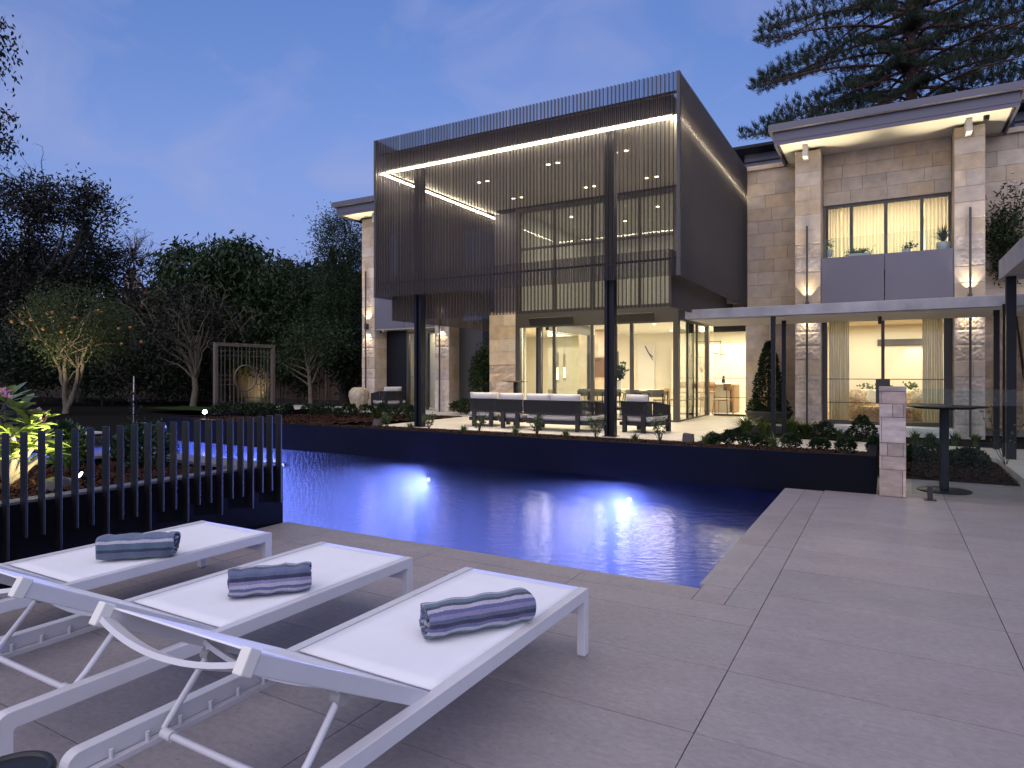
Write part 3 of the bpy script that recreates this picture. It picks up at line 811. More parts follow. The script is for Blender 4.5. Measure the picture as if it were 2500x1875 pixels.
# steel columns: H section
for cx in (-9.32, -4.67):
    c = MB().box(cx - .10, cx - .035, 11.93, 12.10, ZT, 6.2).box(cx - .035, cx + .035, 11.985, 12.045, ZT, 6.2).box(cx + .035, cx + .10, 11.93, 12.10, ZT, 6.2).build('column', 'steel_dark', pv, bevel=.004)
    MB().box(cx - .14, cx + .14, 11.90, 12.14, ZT + .0005, ZT + .012).build('base_plate', 'steel_dark', c)
for cx in (-9.32, -4.67):
    MB().box(cx - .08, cx + .08, 17.9, 18.05, ZT, 6.2).build('column', 'steel_dark', pv)
# downlights in pairs in the soffit
for (x, y) in ((-8.6, 13.6), (-8.6, 15.3), (-6.5, 13.2), (-6.5, 15.3), (-4.9, 13.2), (-4.9, 15.3)):
    for s in (-.12, .12):
        MB().lathe([(0.045, 0), (0.0001, .002)], (x + s, y, 6.20), 12).build('downlight', 'lamp_warm', rf)
    L = lamp('SPOT', (x, y, 6.15), 420, (1, .84, .58), .05, spot=100, blend=.9, parent=rf, name='soffit_lamp'); aim(L, (0, 0, -1))
# ---- glazed front of the living rooms
GY, GX0, GX1 = 16.3, -9.22, -4.53
gf = frame_bars(MB(), [(GX0, GX0 + .14, GY, GY + .12, ZT, 6.18), (GX1 - .14, GX1, GY - .01, GY + .14, ZT, 6.18), (GX0 + .142, GX1 - .142, GY, GY + .12, 2.80, 3.28),
                       (GX0 + .142, GX1 - .142, GY, GY + .12, 6.06, 6.18), (GX0 + .142, GX1 - .142, GY, GY + .12, ZT - .02, ZT + .04)]).build('window_frame', 'bronze_frame', pv)
mulls = [ony(px, 900, GY)[0] for px in (1316.5, 1352, 1445, 1541)]
for i, x in enumerate(mulls):
    MB().box(x - .045, x + .045, GY + .01, GY + .09, ZT + .041, 2.798).build('mullion', 'bronze_frame', gf)
for x in [ony(px, 560, GY)[0] for px in (1352, 1445, 1560)]:
    MB().box(x - .035, x + .035, GY + .02, GY + .09, 3.282, 6.058).build('mullion', 'bronze_frame', gf)
MB().box(GX0 + .142, GX1 - .142, GY + .02, GY + .09, 5.0, 5.06).build('transom', 'bronze_frame', gf)
edges = [GX0 + .142] + mulls + [GX1 - .142]
for i in range(5): MB().box(edges[i] + .046, edges[i + 1] - .046, GY + .045, GY + .055, ZT + .042, 2.797).build('pane', 'glass', gf)
MB().box(GX0 + .143, GX1 - .143, GY + .094, GY + .1, 3.283, 6.057).build('pane', 'glass', gf)
for (a, b) in ((1290, 1396), (1503, 1594)):                                  # radiant heaters under the skirt
    x0, x1 = ony(a, 770, GY - .35)[0], ony(b, 760, GY - .35)[0]
    h = MB().bar((x0, GY - .28, 2.93), (x1, GY - .28, 2.93), .05, .22, (0, -.5, 1)).build('heater', 'black_plastic', pv, bevel=.005)
    MB().bar((x0, GY - .17, 2.99), (x1, GY - .17, 2.99), .03, .03).box(x0 + .2, x0 + .24, GY - .18, GY - .002, 2.97, 3.01).box(x1 - .24, x1 - .2, GY - .18, GY - .002, 2.97, 3.01).build('heater_arm', 'bronze_frame', h)
# side glass: pivot panels along the right
sf = frame_bars(MB(), [(GX1 - .10, GX1 - .001, 19.45, 19.6, ZT, 3.2), (GX1 - .10, GX1 - .02, GY + .142, 19.448, 2.86, 3.2), (GX1 - .09, GX1 - .03, GY + .142, 19.448, ZT - .02, ZT + .03)]).build('window_frame', 'bronze_frame', pv)
ys = [GY + .142, 17.35, 18.35, 19.448]
for y in ys[1:3]: MB().box(GX1 - .085, GX1 - .035, y - .035, y + .035, ZT + .031, 2.858).build('mullion', 'bronze_frame', sf)
for i in range(3): MB().box(GX1 - .065, GX1 - .055, ys[i] + .037, ys[i + 1] - .037, ZT + .032, 2.857).build('pane', 'glass', sf)
MB().box(GX1 - .075, GX1 - .045, GY + .143, 19.44, .80, .818).build('rail', 'bronze_frame', sf)
rf2 = MB().box(-4.4, -3.1, 19.5, 19.58, 2.70, 3.2).build('window_frame', 'bronze_frame', pv)
MB().box(-4.4, -3.1, 19.5, 19.58, ZT - .02, ZT + .05).build('threshold', 'bronze_frame', rf2)
for z in (.80, 1.36): MB().box(-4.4, -3.1, 19.50, 19.525, z, z + .018).build('rail', 'bronze_frame', rf2)
MB().box(-4.4, -3.1, 19.53, 19.54, ZT + .052, 2.69).build('pane', 'glass', rf2)
# stone wall left of the glass: sawn above, rubble below
sw = MB().box(-10.1, GX0 - .02, GY + .06, GY + .4, 0, 3.3).build('stone_wall', 'mortar', pv)
ashlar(sw, -10.1, GX0 - .005, 1.75, 3.25, GY, h=.36, wmin=.5, wmax=.9)
ashlar(sw, -10.1, GX0 - .005, ZT, 1.75, GY, kind='rubble_stone', h=.24, wmin=.22, wmax=.5)
# slab over the ground-floor rooms and the room shells
MB().box(GX0 - .01, GX1 - .15, GY + .13, 24.4, 3.02, 3.27).box(GX1 - .148, -3.1, 19.61, 24.4, 3.02, 3.2).build('floor_slab', 'white_paint', pv)
MB().box(-13.4, -3.0, GY + .125, 24.4, ZT - .1, ZT - .004).box(-4.52, -3.05, 18.2, 19.6, ZT - .1, ZT - .006).build('room_floor', 'floor_inside', pv)
MB().box(-13.4, -3.0, 24.4, 24.5, 0, 3.02).build('back_wall', 'cream_wall', pv)
MB().box(-3.09, -3.0, 18.3, 24.4, 0, 3.2).build('side_wall', 'cream_wall', pv)
MB().box(-10.06, GX0 - .03, GY + .41, GY + .5, 0, 3.02).box(-13.4, -10.07, 18.4, 18.5, 0, 3.02).build('side_wall', 'cream_wall', pv)
MB().box(-13.5, -13.4, 18.3, 24.4, 0, 3.02).box(-13.4, GX0 - .02, 18.5, 24.4, 3.02, 3.2).build('side_wall', 'cream_wall', pv)
# feature wall of golden stone with the dining room behind it
fy = 21.2
fx0, fx1 = ony(1413, 900, fy)[0], ony(1484, 900, fy)[0]
fw = MB().box(fx0, fx1, fy + .06, fy + .5, ZT, 3.0).build('feature_wall', 'mortar', pv)
ashlar(fw, fx0, fx1, ZT, 3.0, fy, h=.45, wmin=.5, wmax=.8)
# inner doorway: bright opening in the back wall
MB().box(ony(1556, 900, 24.3)[0], ony(1597, 900, 24.3)[0], 24.33, 24.39, ZT, 2.62).build('doorway', 'white_paint', pv)
MB().box(ony(1640, 900, 23.9)[0], -3.1, 23.86, 24.0, ZT, 2.55).build('joinery', 'pale_fabric', pv)
# glazed partition inside at left
ip = frame_bars(MB(), [(-8.36, -8.26, GY + .2, 19.6, 2.72, 3.0), (-8.36, -8.26, 19.45, 19.7, ZT, 2.718), (-8.34, -8.28, GY + .2, 19.448, ZT, ZT + .03)]).build('partition_frame', 'bronze_frame', pv)
MB().box(-8.315, -8.305, GY + .25, 19.44, ZT + .04, 2.71).build('pane', 'glass', ip)
gr = MB()
for k in range(5): gr.box(-7.9, GX1 - .2, GY + .45 + k * .05, GY + .48 + k * .05, 3.0, 3.018)
gr.build('air_grille', 'charcoal', pv)
for (x, y) in ((-5.3, 18.6), (-6.2, 19.6), (-7.3, 18.2), (-5.0, 21.5), (-3.9, 21.2), (-6.6, 22.8)):
    MB().lathe([(0.05, 0), (0.0001, .002)], (x, y, 3.012), 10).build('downlight', 'lamp_warm', pv)
lamp('AREA', (-6.4, 19.0, 2.98), 290, size=3.2, size_y=4.0, parent=pv, name='ceiling_lamp')
lamp('AREA', (-4.6, 22.3, 2.98), 210, size=2.6, size_y=2.6, parent=pv, name='ceiling_lamp')
lamp('AREA', (-8.8, 17.5, 2.98), 70, size=.7, size_y=1.2, parent=pv, name='ceiling_lamp')  # extra area light, added to brighten the front left of the room
lamp('AREA', (-10.5, 21, 2.98), 190, size=3.2, size_y=3.2, parent=pv, name='ceiling_lamp')
# upper room
MB().add([(GX0, GY + .14, 3.28), (GX1 - .02, GY + .14, 3.28), (GX1 - .02, 22, 3.28), (GX0, 22, 3.28), (GX0, GY + .14, 6.19), (GX1 - .02, GY + .14, 6.19), (GX1 - .02, 22, 6.19), (GX0, 22, 6.19)],
         [(0, 1, 2, 3), (7, 6, 5, 4), (3, 2, 6, 7), (0, 3, 7, 4), (2, 1, 5, 6)]).build('upper_room', 'white_paint', pv)
MB().box(-10.1, GX0 - .01, GY + .3, 18.2, 3.31, 6.2).box(GX1, -3.3, 17.4, 17.5, 3.3, 6.2).build('upper_wall', 'grey_panel', pv)
for (x, y) in ((-5.6, 18.0), (-7.0, 19.2), (-8.2, 17.9), (-5.4, 20.2)):
    MB().lathe([(0.05, 0), (0.0001, .002)], (x, y, 6.18), 10).build('downlight', 'lamp_warm', pv)
lamp('AREA', (-6.9, 19.0, 6.15), 60, (1, .86, .66), size=3.6, size_y=4.0, parent=pv, name='ceiling_lamp')

# ================================================================== CONCRETE CANOPIES
cy = 13.9
cz1, cz0 = ony(1672, 757, cy)[2], ony(1672, 779.6, cy)[2]
cx0 = ony(1672, 770, cy)[0]
ca = thing('concrete_canopy', 'long flat concrete canopy on slim black posts in front of the right wing', 'canopy', (0, 14.5, ZP))
MB().box(cx0, 6.0, cy, 16.3, cz0, cz1).build('slab', 'concrete', ca, bevel=.008)
MB().box(cx0 + .12, 6.0, cy + .14, 16.2, cz0 - .012, cz0 - .001).build('soffit_lining', 'soffit_grey', ca)
for (x, y, w) in ((-1.98, 13.98, .085), (-1.93, 15.15, .085), (1.70, 14.55, .09), (1.66, 13.3, .05)):
    MB().box(x - w / 2, x + w / 2, y - w / 2, y + w / 2, -.1 if y < 14.1 and x < 0 else 0, cz0 - .013).build('post', 'steel_dark', ca, bevel=.003)
px_ = ony(2148, 780, 14.9)[0]
MB().tube([(px_, 14.9, cz0 - .02), (px_, 14.9, cz0 - .17)], .035, 10).build('spotlight', 'black_plastic', ca)
L = lamp('SPOT', (px_, 14.9, cz0 - .2), 30, spot=80, parent=ca, name='canopy_lamp'); aim(L, (0, 0, -1))
a0 = onx(2438, 637, 1.60); a1 = onx(2438, 684.6, 1.60)
cb = thing('concrete_canopy', 'concrete canopy edge jutting in at the right, higher and nearer than the long one', 'canopy', (2.8, 10, ZP))
MB().box(1.60, 4.4, 6.5, a0[1], a1[2], a0[2]).build('slab', 'concrete', cb, bevel=.008)
MB().box(1.64, 1.77, 12.93, 13.06, 0, a1[2] - .002).build('post', 'steel_dark', cb, bevel=.003)
# ================================================================== PLANTER AND BATTEN FENCE (left foreground)
pl = thing('planter_wall', 'black rendered planter wall between the loungers and the pool, carrying the batten fence', 'planter', (-6.5, 3, 0))
MB().box(-5.45, -5.302, -2, 4.60, -1.5, .575).build('wall', 'black_render', pl, bevel=.004)
MB().box(-7.95, -5.452, 4.32, 4.598, -1.5, .548).build('wall', 'black_render', pl)
MB().box(-7.95, -7.68, -2, 4.318, -1.5, .548).build('wall', 'black_render', pl)
MB().box(-7.96, -5.452, 4.28, 4.61, .55, .585).build('coping', 'grey_panel', pl, bevel=.004)
MB().box(-7.96, -7.64, -2, 4.278, .55, .584).build('coping', 'grey_panel', pl, bevel=.004)
MB().box(-5.46, -5.318, -2, 4.59, .577, .598).build('coping', 'grey_panel', pl, bevel=.003)
sheet('planting_bed', (-7.66, -5.46, -2, 4.3), 30, 80, lambda x, y: .50 + .03 * math.sin(x * 3 + y * 2), 'mulch', .02)
chips('bark_chips', (-7.6, -5.5, 1.5, 4.2), 4200, 'mulch_red', lambda x, y: .50 + .03 * math.sin(x * 3 + y * 2))
fe = thing('batten_fence', 'row of upright black metal battens fixed to the planter wall', 'fence', (-5.26, 3, 0))
for k in range(26):
    y = 4.51 - .111 * k
    MB().box(-5.300, -5.222, y - .008, y + .008, .22 if k % 3 == 0 else .35, 1.09 + random.uniform(-.002, .002)).build('batten', 'batten_metal', fe, bevel=.002)

# ================================================================== SUN LOUNGERS
def make_lounger(x0, label):
    """frame 0.78 wide, foot at y=3.23, head at y=1.03"""
    t = thing('sun_lounger', label, 'sun lounger', (x0, 1.03, 0), group='white sun loungers in a row beside the pool')
    W_, L_, H_, rw_, rh = .78, 2.20, .36, .046, .060
    def rail(xa):
        # side rail and both its legs are one bent profile with rounded corners
        m = MB(); out, inn = [], []
        def arc(cx, cz, r, a0, a1, n=6): return [(cx + r * math.cos(R(a0 + (a1 - a0) * i / n)), cz + r * math.sin(R(a0 + (a1 - a0) * i / n))) for i in range(n + 1)]
        ro = .045
        outer = [(0, .012)] + arc(ro, H_ - ro, ro, 180, 90) + arc(L_ - .012, H_ - .012, .012, 90, 0) + [(L_, .012)]
        inner = [(.055, .012)] + arc(.055 + .012, H_ - rh - .012, .012, 180, 90, 6) + arc(L_ - .05 - .006, H_ - rh - .006, .006, 90, 0, 6) + [(L_ - .05, .012)]
        n = len(outer)
        V = [(xa, y, z) for y, z in outer] + [(xa, y, z) for y, z in inner] + [(xa + rw_, y, z) for y, z in outer] + [(xa + rw_, y, z) for y, z in inner]
        Fc = []
        for i in range(n - 1):
            Fc += [(i, i + 1, n + i + 1, n + i), (2 * n + i + 1, 2 * n + i, 3 * n + i, 3 * n + i + 1), (i + 1, i, 2 * n + i, 2 * n + i + 1), (n + i, n + i + 1, 3 * n + i + 1, 3 * n + i)]
        Fc += [(0, n, 3 * n, 2 * n), (n - 1, 2 * n + n - 1, 3 * n + n - 1, n + n - 1)]
        m.add(V, Fc)
        o = m.build('side_rail', 'white_metal', t, bevel=.003, local=True)
        for yy in (.0275, L_ - .025):
            MB().box(xa + .004, xa + rw_ - .004, yy - .02, yy + .02, 0.0, .0115).build('foot_pad', 'knob_grey', o, local=True)
        return o
    rail(0); rail(W_ - rw_)
    MB().box(rw_, W_ - rw_, L_ - .045, L_ - .015, .225, .265).build('crossbar', 'white_metal', t, bevel=.003, local=True)
    MB().box(rw_, W_ - rw_, .01, .045, .262, .302).build('crossbar', 'white_metal', t, bevel=.003, local=True)
    MB().tube([(rw_, L_ - .02, H_ - .02), (W_ - rw_, L_ - .02, H_ - .02)], .013, 10).build('crossbar', 'white_metal', t, local=True)
    MB().box(rw_, W_ - rw_, .872, .902, H_ - .055, H_ - .02).build('crossbar', 'white_metal', t, local=True, bevel=.003)
    # seat sling, sagging a little
    V, Fc = [], []
    nx, ny = 10, 16
    for j in range(ny + 1):
        for i in range(nx + 1):
            u, v = i / nx, j / ny
            V.append((.052 + (W_ - .104) * u, .885 + (L_ - .89) * v, H_ - .004 - .006 * math.sin(math.pi * u) * math.sin(math.pi * v)))
    for j in range(ny):
        for i in range(nx):
            a = j * (nx + 1) + i; Fc.append((a, a + 1, a + nx + 2, a + nx + 1))
    o = MB().add(V, Fc, True).build('seat_sling', 'sling', t, local=True); so = o.modifiers.new('Solidify', 'SOLIDIFY'); so.thickness = .006
    # raised backrest: frame hinged on the rails
    P0, P1 = Vector((0, .84, H_ - .02)), Vector((0, .10, .755))
    d = (P1 - P0); Lb = d.length; d.normalize(); nrm = Vector((1, 0, 0)).cross(d); nrm = -nrm if nrm.z < 0 else nrm
    xa, xb = .055, W_ - .055
    b = MB().tube([P0 + Vector((xa + .01, 0, 0)), P0 + Vector((xb - .01, 0, 0))], .013, 10).build('hinge_bar', 'white_metal', t, local=True)
    for xx in (xa, xb):
        MB().bar(P0 + Vector((xx, 0, 0)), P1 + Vector((xx, 0, 0)), .028, .055, nrm).build('backrest_rail', 'white_metal', t, bevel=.004, local=True)
    for f, sag, r_ in ((.985, .048, .017), (.52, .042, .014)):             # bowed cross bars
        pts = []
        for i in range(13):
            u = i / 12; p = P0 + d * (Lb * f) + Vector((xa + (xb - xa) * u, 0, 0)) - nrm * (sag * (1 - (2 * u - 1) ** 2) + .008)
            pts.append(p)
        m_ = MB()
        for i in range(12): m_.bar(pts[i], pts[i + 1], .05 if f > .9 else .036, .016, nrm)
        m_.build('bowed_bar', 'white_metal', b, local=True)
    for xx in (xa, xb):
        c = P1 + Vector((xx, 0, 0)); MB().bar(c - d * .018, c + d * .022, .036, .07, nrm).build('end_cap', 'white_paint', b, bevel=.004, local=True)
    V, Fc = [], []
    for j in range(11):
        for i in range(nx + 1):
            u, v = i / nx, j / 10
            V.append(P0 + d * (Lb * (.02 + .965 * v)) + Vector((xa + .012 + (xb - xa - .024) * u, 0, 0)) + nrm * (.022 - .010 * math.sin(math.pi * u) * math.sin(math.pi * v)))
    for j in range(10):
        for i in range(nx):
            a = j * (nx + 1) + i; Fc.append((a, a + 1, a + nx + 2, a + nx + 1))
    o = MB().add(V, Fc, True).build('back_sling', 'sling', t, local=True); so = o.modifiers.new('Solidify', 'SOLIDIFY'); so.thickness = .006
    # U-shaped prop resting on the pegged bars
    kx = (xa + .022, xb - .022)
    K = P0 + d * (Lb * .50) - nrm * .045
    yb, zb = .275, .316
    pts = [K + Vector((kx[0], 0, 0)), Vector((kx[0], yb + .05, zb + .055)), Vector((kx[0] + .004, yb + .008, zb + .012)), Vector((kx[0] + .03, yb, zb)),
           Vector((kx[1] - .03, yb, zb)), Vector((kx[1] - .004, yb + .008, zb + .012)), Vector((kx[1], yb + .05, zb + .055)), K + Vector((kx[1], 0, 0))]
    pr = MB().tube(pts, .0115, 10).build('prop', 'white_metal', t, local=True)
    for xx in kx:
        s_ = 1 if xx == kx[0] else -1
        MB().tube([K + Vector((xx - .02, 0, 0)), K + Vector((xx + .02, 0, 0))], .022, 12).build('pivot_knob', 'knob_grey', pr, local=True)
        MB().tube([(xx + s_ * .012, yb, zb), (xx + s_ * .062, yb, zb)], .018, 12).build('collar', 'white_metal', pr, local=True)
        MB().bar(K + Vector((xx, 0, 0)), K + Vector((xx, 0, 0)) + nrm * .05, .012, .035, d).build('pivot_plate', 'white_metal', pr, local=True)
    for xx in (rw_ + .018, W_ - rw_ - .018):
        pb = MB().box(xx - .012, xx + .012, .046, .872, .282, .302).build('peg_bar', 'white_metal', t, local=True, bevel=.002)
        for k in range(6): MB().tube([(xx, .12 + k * .115, .302), (xx, .12 + k * .115, .332)], .0075, 8).build('peg', 'white_metal', pb, local=True)
    return t
make_lounger(-2.16, 'white sun lounger nearest the camera, the right one of the three')
make_lounger(-3.34, 'white sun lounger in the middle of the three')
make_lounger(-4.62, 'white sun lounger beside the black batten fence, the left one of the three')

# ---- rolled striped towels
def towel_mat(name, stops, seed):
    m = bpy.data.materials.new(name); m.use_nodes = True; M[name] = m
    n, l = m.node_tree.nodes, m.node_tree.links; b = n['Principled BSDF']
    b.inputs['Roughness'].default_value = .95; b.inputs['Sheen Weight'].default_value = .3
    uv = n.new('ShaderNodeUVMap'); sp = n.new('ShaderNodeSeparateXYZ'); l.new(uv.outputs[0], sp.inputs[0])
    nz = n.new('ShaderNodeTexNoise'); nz.inputs['Scale'].default_value = 140; nz.inputs['Detail'].default_value = 3
    g = n.new('ShaderNodeTexCoord'); l.new(g.outputs['Object'], nz.inputs['Vector'])
    ma = n.new('ShaderNodeMath'); ma.operation = 'MULTIPLY_ADD'; ma.inputs[1].default_value = .012; l.new(nz.outputs[0], ma.inputs[0]); sc_ = n.new('ShaderNodeMath'); sc_.operation = 'MULTIPLY'; sc_.inputs[1].default_value = 1.75; l.new(sp.outputs['X'], sc_.inputs[0]); fr_ = n.new('ShaderNodeMath'); fr_.operation = 'FRACT'; l.new(sc_.outputs[0], fr_.inputs[0]); l.new(fr_.outputs[0], ma.inputs[2])
    r = n.new('ShaderNodeValToRGB'); r.color_ramp.interpolation = 'CONSTANT'
    e = r.color_ramp.elements
    while len(e) > 1: e.remove(e[-1])
    e[0].position = 0; e[0].color = (*stops[0], 1)
    for i in range(1, 30):
        x = e.new(i / 30); x.color = (*stops[i % len(stops)], 1)
    l.new(ma.outputs[0], r.inputs[0])
    nl = n.new('ShaderNodeTexNoise'); nl.inputs['Scale'].default_value = 320; l.new(g.outputs['Object'], nl.inputs['Vector'])
    mxn = n.new('ShaderNodeMix'); mxn.data_type = 'RGBA'; mxn.blend_type = 'MULTIPLY'; mxn.inputs[0].default_value = .55
    mrn = n.new('ShaderNodeMapRange'); mrn.inputs['From Min'].default_value = .3; mrn.inputs['From Max'].default_value = .7; mrn.inputs['To Min'].default_value = .2; mrn.inputs['To Max'].default_value = 1.25
    l.new(nl.outputs[0], mrn.inputs['Value']); l.new(r.outputs[0], mxn.inputs[6]); l.new(mrn.outputs[0], mxn.inputs[7]); l.new(mxn.outputs[2], b.inputs['Base Color'])
    bp = n.new('ShaderNodeBump'); bp.inputs['Strength'].default_value = .9; bp.inputs['Distance'].default_value = .006; l.new(nl.outputs[0], bp.inputs['Height']); l.new(bp.outputs[0], b.inputs['Normal'])
NAVY, LAV, TEAL, SLATE, PALE, MID = (.035, .035, .095), (.27, .25, .44), (.085, .17, .22), (.10, .135, .22), (.50, .48, .58), (.13, .14, .31)
towel_mat('towel_a', [SLATE, TEAL, SLATE, MID, TEAL, PALE, SLATE, TEAL, NAVY, SLATE], 1)
towel_mat('towel_b', [SLATE, NAVY, LAV, PALE, MID, PALE, MID, NAVY, TEAL, MID], 2)
towel_mat('towel_c', [MID, PALE, TEAL, TEAL, NAVY, PALE, MID, LAV, SLATE, NAVY], 3)
def towel(label, a, b, material, w, h, seed, phase=0.0):
    a, b = Vector((*a, .364)), Vector((*b, .364)); d = (b - a); L_ = d.length; ang = math.atan2(d.y, d.x)
    rnd = random.Random(seed)
    # cross-section: a flattened spiral ribbon
    n = 110; turns = 2.6; pts = []
    for i in range(n + 1):
        u = i / n; th = 2 * math.pi * turns * u + phase; rr = .22 + .78 * u
        c, s = math.cos(th), math.sin(th)
        pts.append(Vector((0, math.copysign(abs(c) ** .8, c) * w / 2 * rr, h / 2 + math.copysign(abs(s) ** .8, s) * h / 2 * rr)))
    arc = [0.0]
    for i in range(n): arc.append(arc[-1] + (pts[i + 1] - pts[i]).length)
    th_ = .0085
    V, Fc, UV = [], [], []
    ns = 22
    wob = [(rnd.uniform(-1, 1), rnd.uniform(-1, 1)) for _ in range(ns + 1)]
    for k in range(ns + 1):
        x = L_ * k / ns
        for i, p in enumerate(pts):
            t = (pts[min(i + 1, n)] - pts[max(i - 1, 0)]).normalized(); nn = Vector((0, -t.z, t.y))
            wv = .0035 * math.sin(k * .9 + i * .21 + seed) + .0028 * wob[k][0] * math.sin(i * .12)
            edge = .006 * math.sin(i * .35 + seed) if k in (0, ns) else 0
            for sgn in (-1, 1):
                q = p + nn * (sgn * th_ * (.55 if k in (0, ns) else 1) + wv)
                V.append((x + edge, q.y, max(q.z, .001)))
    m = (n + 1) * 2
    for k in range(ns):
        for i in range(n):
            for sgn in (0, 1):
                q0, q1, q2, q3 = k * m + 2 * i + sgn, k * m + 2 * i + 2 + sgn, (k + 1) * m + 2 * i + 2 + sgn, (k + 1) * m + 2 * i + sgn
                Fc.append((q0, q1, q2, q3) if sgn else (q3, q2, q1, q0))
                u0, u1 = arc[i] / arc[-1], arc[i + 1] / arc[-1]
                UV.append([(u0, 0), (u1, 0), (u1, 1), (u0, 1)] if sgn else [(u0, 0), (u1, 0), (u1, 1), (u0, 1)])
        Fc.append((k * m, k * m + 1, (k + 1) * m + 1, (k + 1) * m)); UV.append([(0, 0)] * 4)
        e0 = k * m + 2 * n; Fc.append((e0 + 1, e0, e0 + m, e0 + m + 1)); UV.append([(1, 0)] * 4)
    for k in (0, ns):
        for i in range(n):
            Fc.append((k * m + 2 * i, k * m + 2 * i + 2, k * m + 2 * i + 3, k * m + 2 * i + 1)); u = arc[i] / arc[-1]; UV.append([(u, 0)] * 4)
    me = bpy.data.meshes.new('towel'); me.from_pydata(V, [], Fc); me.materials.append(M[material])
    ul = me.uv_layers.new(name='UVMap'); k = 0
    for poly, uvq in zip(me.polygons, UV):
        poly.use_smooth = True
        for li, q in zip(poly.loop_indices, uvq): ul.data[li].uv = q
    o = bpy.data.objects.new('towel', me); COL.objects.link(o); o.location = a; o.rotation_euler = (0, 0, ang)
    tag(o, label, 'towel', 'rolled striped towels on the loungers')
    return o
towel('rolled teal and slate striped towel on the lounger beside the batten fence', (-4.20, 2.24), (-3.88, 2.53), 'towel_a', .18, .14, 3, .4)
towel('rolled navy and lavender striped towel on the middle lounger', (-2.93, 2.20), (-2.66, 2.49), 'towel_b', .18, .135, 5, 1.2)
towel('rolled navy and lavender striped towel on the lounger nearest the camera', (-1.74, 2.27), (-1.45, 2.68), 'towel_c', .17, .145, 8, 2.2)

# ---- little round table at the bottom left corner
c = onz(16, 1893, .45)
t = thing('side_table', 'small round side table with black rim at the bottom left corner', 'side table', (c[0], c[1], 0))
MB().lathe([(.088, .442), (.088, .448), (.0001, .449)], (c[0], c[1], 0), 32).build('table_top', 'concrete', t)
MB().lathe([(.088, .430), (.104, .434), (.109, .445), (.104, .456), (.094, .457), (.0885, .449)], (c[0], c[1], 0), 40).build('rim', 'black_plastic', t)
for k in range(3):
    a = k * 2.094 + .4; MB().tube([(c[0] + .08 * math.cos(a), c[1] + .08 * math.sin(a), .434), (c[0] + .13 * math.cos(a), c[1] + .13 * math.sin(a), 0)], .009, 8).build('leg', 'black_plastic', t)

# ================================================================== PIER, GLASS FENCE, BAR TABLE
t = thing('stone_pier', 'pink and cream sandstone block pier at the end of the black wall', 'pier', (.05, 9.35, 0))
core = MB().box(-.04, .15, 9.26, 9.48, 0, 1.28).build('core', 'mortar', t)
zz = lambda y: (1480 - y) / 1275 * 1.335
for y1, y0, cuts in ((400, 255, (.07, )), (555, 400, (.5, .9)), (855, 555, (.08,)), (1010, 855, (.31, .9)), (1165, 1010, (.1,)), (1478, 1165, (.88,))):
    xs = [-.085] + [-.085 + .28 * c_ for c_ in cuts] + [.195]
    for i in range(len(xs) - 1): stone(core, xs[i], xs[i + 1], zz(y1), zz(y0), 9.21, 'pier_stone', .05, gap=.004)
    stone(core, 9.262, 9.49, zz(y1), zz(y0), .195, 'pier_stone', .045, 'x', gap=.004); stone(core, 9.262, 9.49, zz(y1), zz(y0), -.085, 'pier_stone', .045, 'x', gap=.004, sgn=-1)
MB().box(-.09, .20, 9.205, 9.495, zz(255) + .002, 1.34).build('cap', 'pier_stone', t, bevel=.006)
t = thing('glass_panel', 'clear frameless glass fence panel between the stone pier and the right edge', 'glass fence', (1.3, 9.2, 0))
MB().box(.255, 2.6, 9.194, 9.206, .06, 1.32).build('pane', 'glass_fence', t)
for x in (.44, 2.2):
    sp_ = MB().box(x - .028, x + .028, 9.165, 9.235, .012, .165).build('spigot', 'black_plastic', t, bevel=.004)
    MB().box(x - .062, x + .062, 9.14, 9.26, 0, .0118).build('base_plate', 'black_plastic', sp_, bevel=.002)
def round_table(name, label, cat, c, zb, h, rt, rb, group=None, sw=.05, mt='bronze_frame'):
    t = thing(name, label, cat, (c[0], c[1], zb), group=group)
    MB().lathe([(.0001, h - .03), (rt * .72, h - .03), (rt * .74, h - .012), (rt - .004, h - .010), (rt, h - .002), (rt - .003, h), (.0001, h)], (c[0], c[1], zb), 48).build('table_top', mt, t)
    MB().box(c[0] - sw, c[0] + sw, c[1] - sw, c[1] + sw, zb + .014, zb + h - .031).build('stem', 'steel_dark', t, bevel=.012)
    MB().lathe([(rb, 0), (rb, .008), (rb - .006, .013), (.0001, .0135)], (c[0], c[1], zb), 40).build('base', mt, t)
round_table('bar_table', 'tall round black bar table behind the glass fence panel', 'bar table', (.63, 10.02), 0, 1.085, .47, .30, mt='steel_dark')
c = onz(1259, 1010, ZT)
round_table('bar_table', 'tall round bar table by the rubble wall behind the sofa', 'bar table', ony(1259, 940, 15.2)[:2], ZT, 1.02, .33, .22)

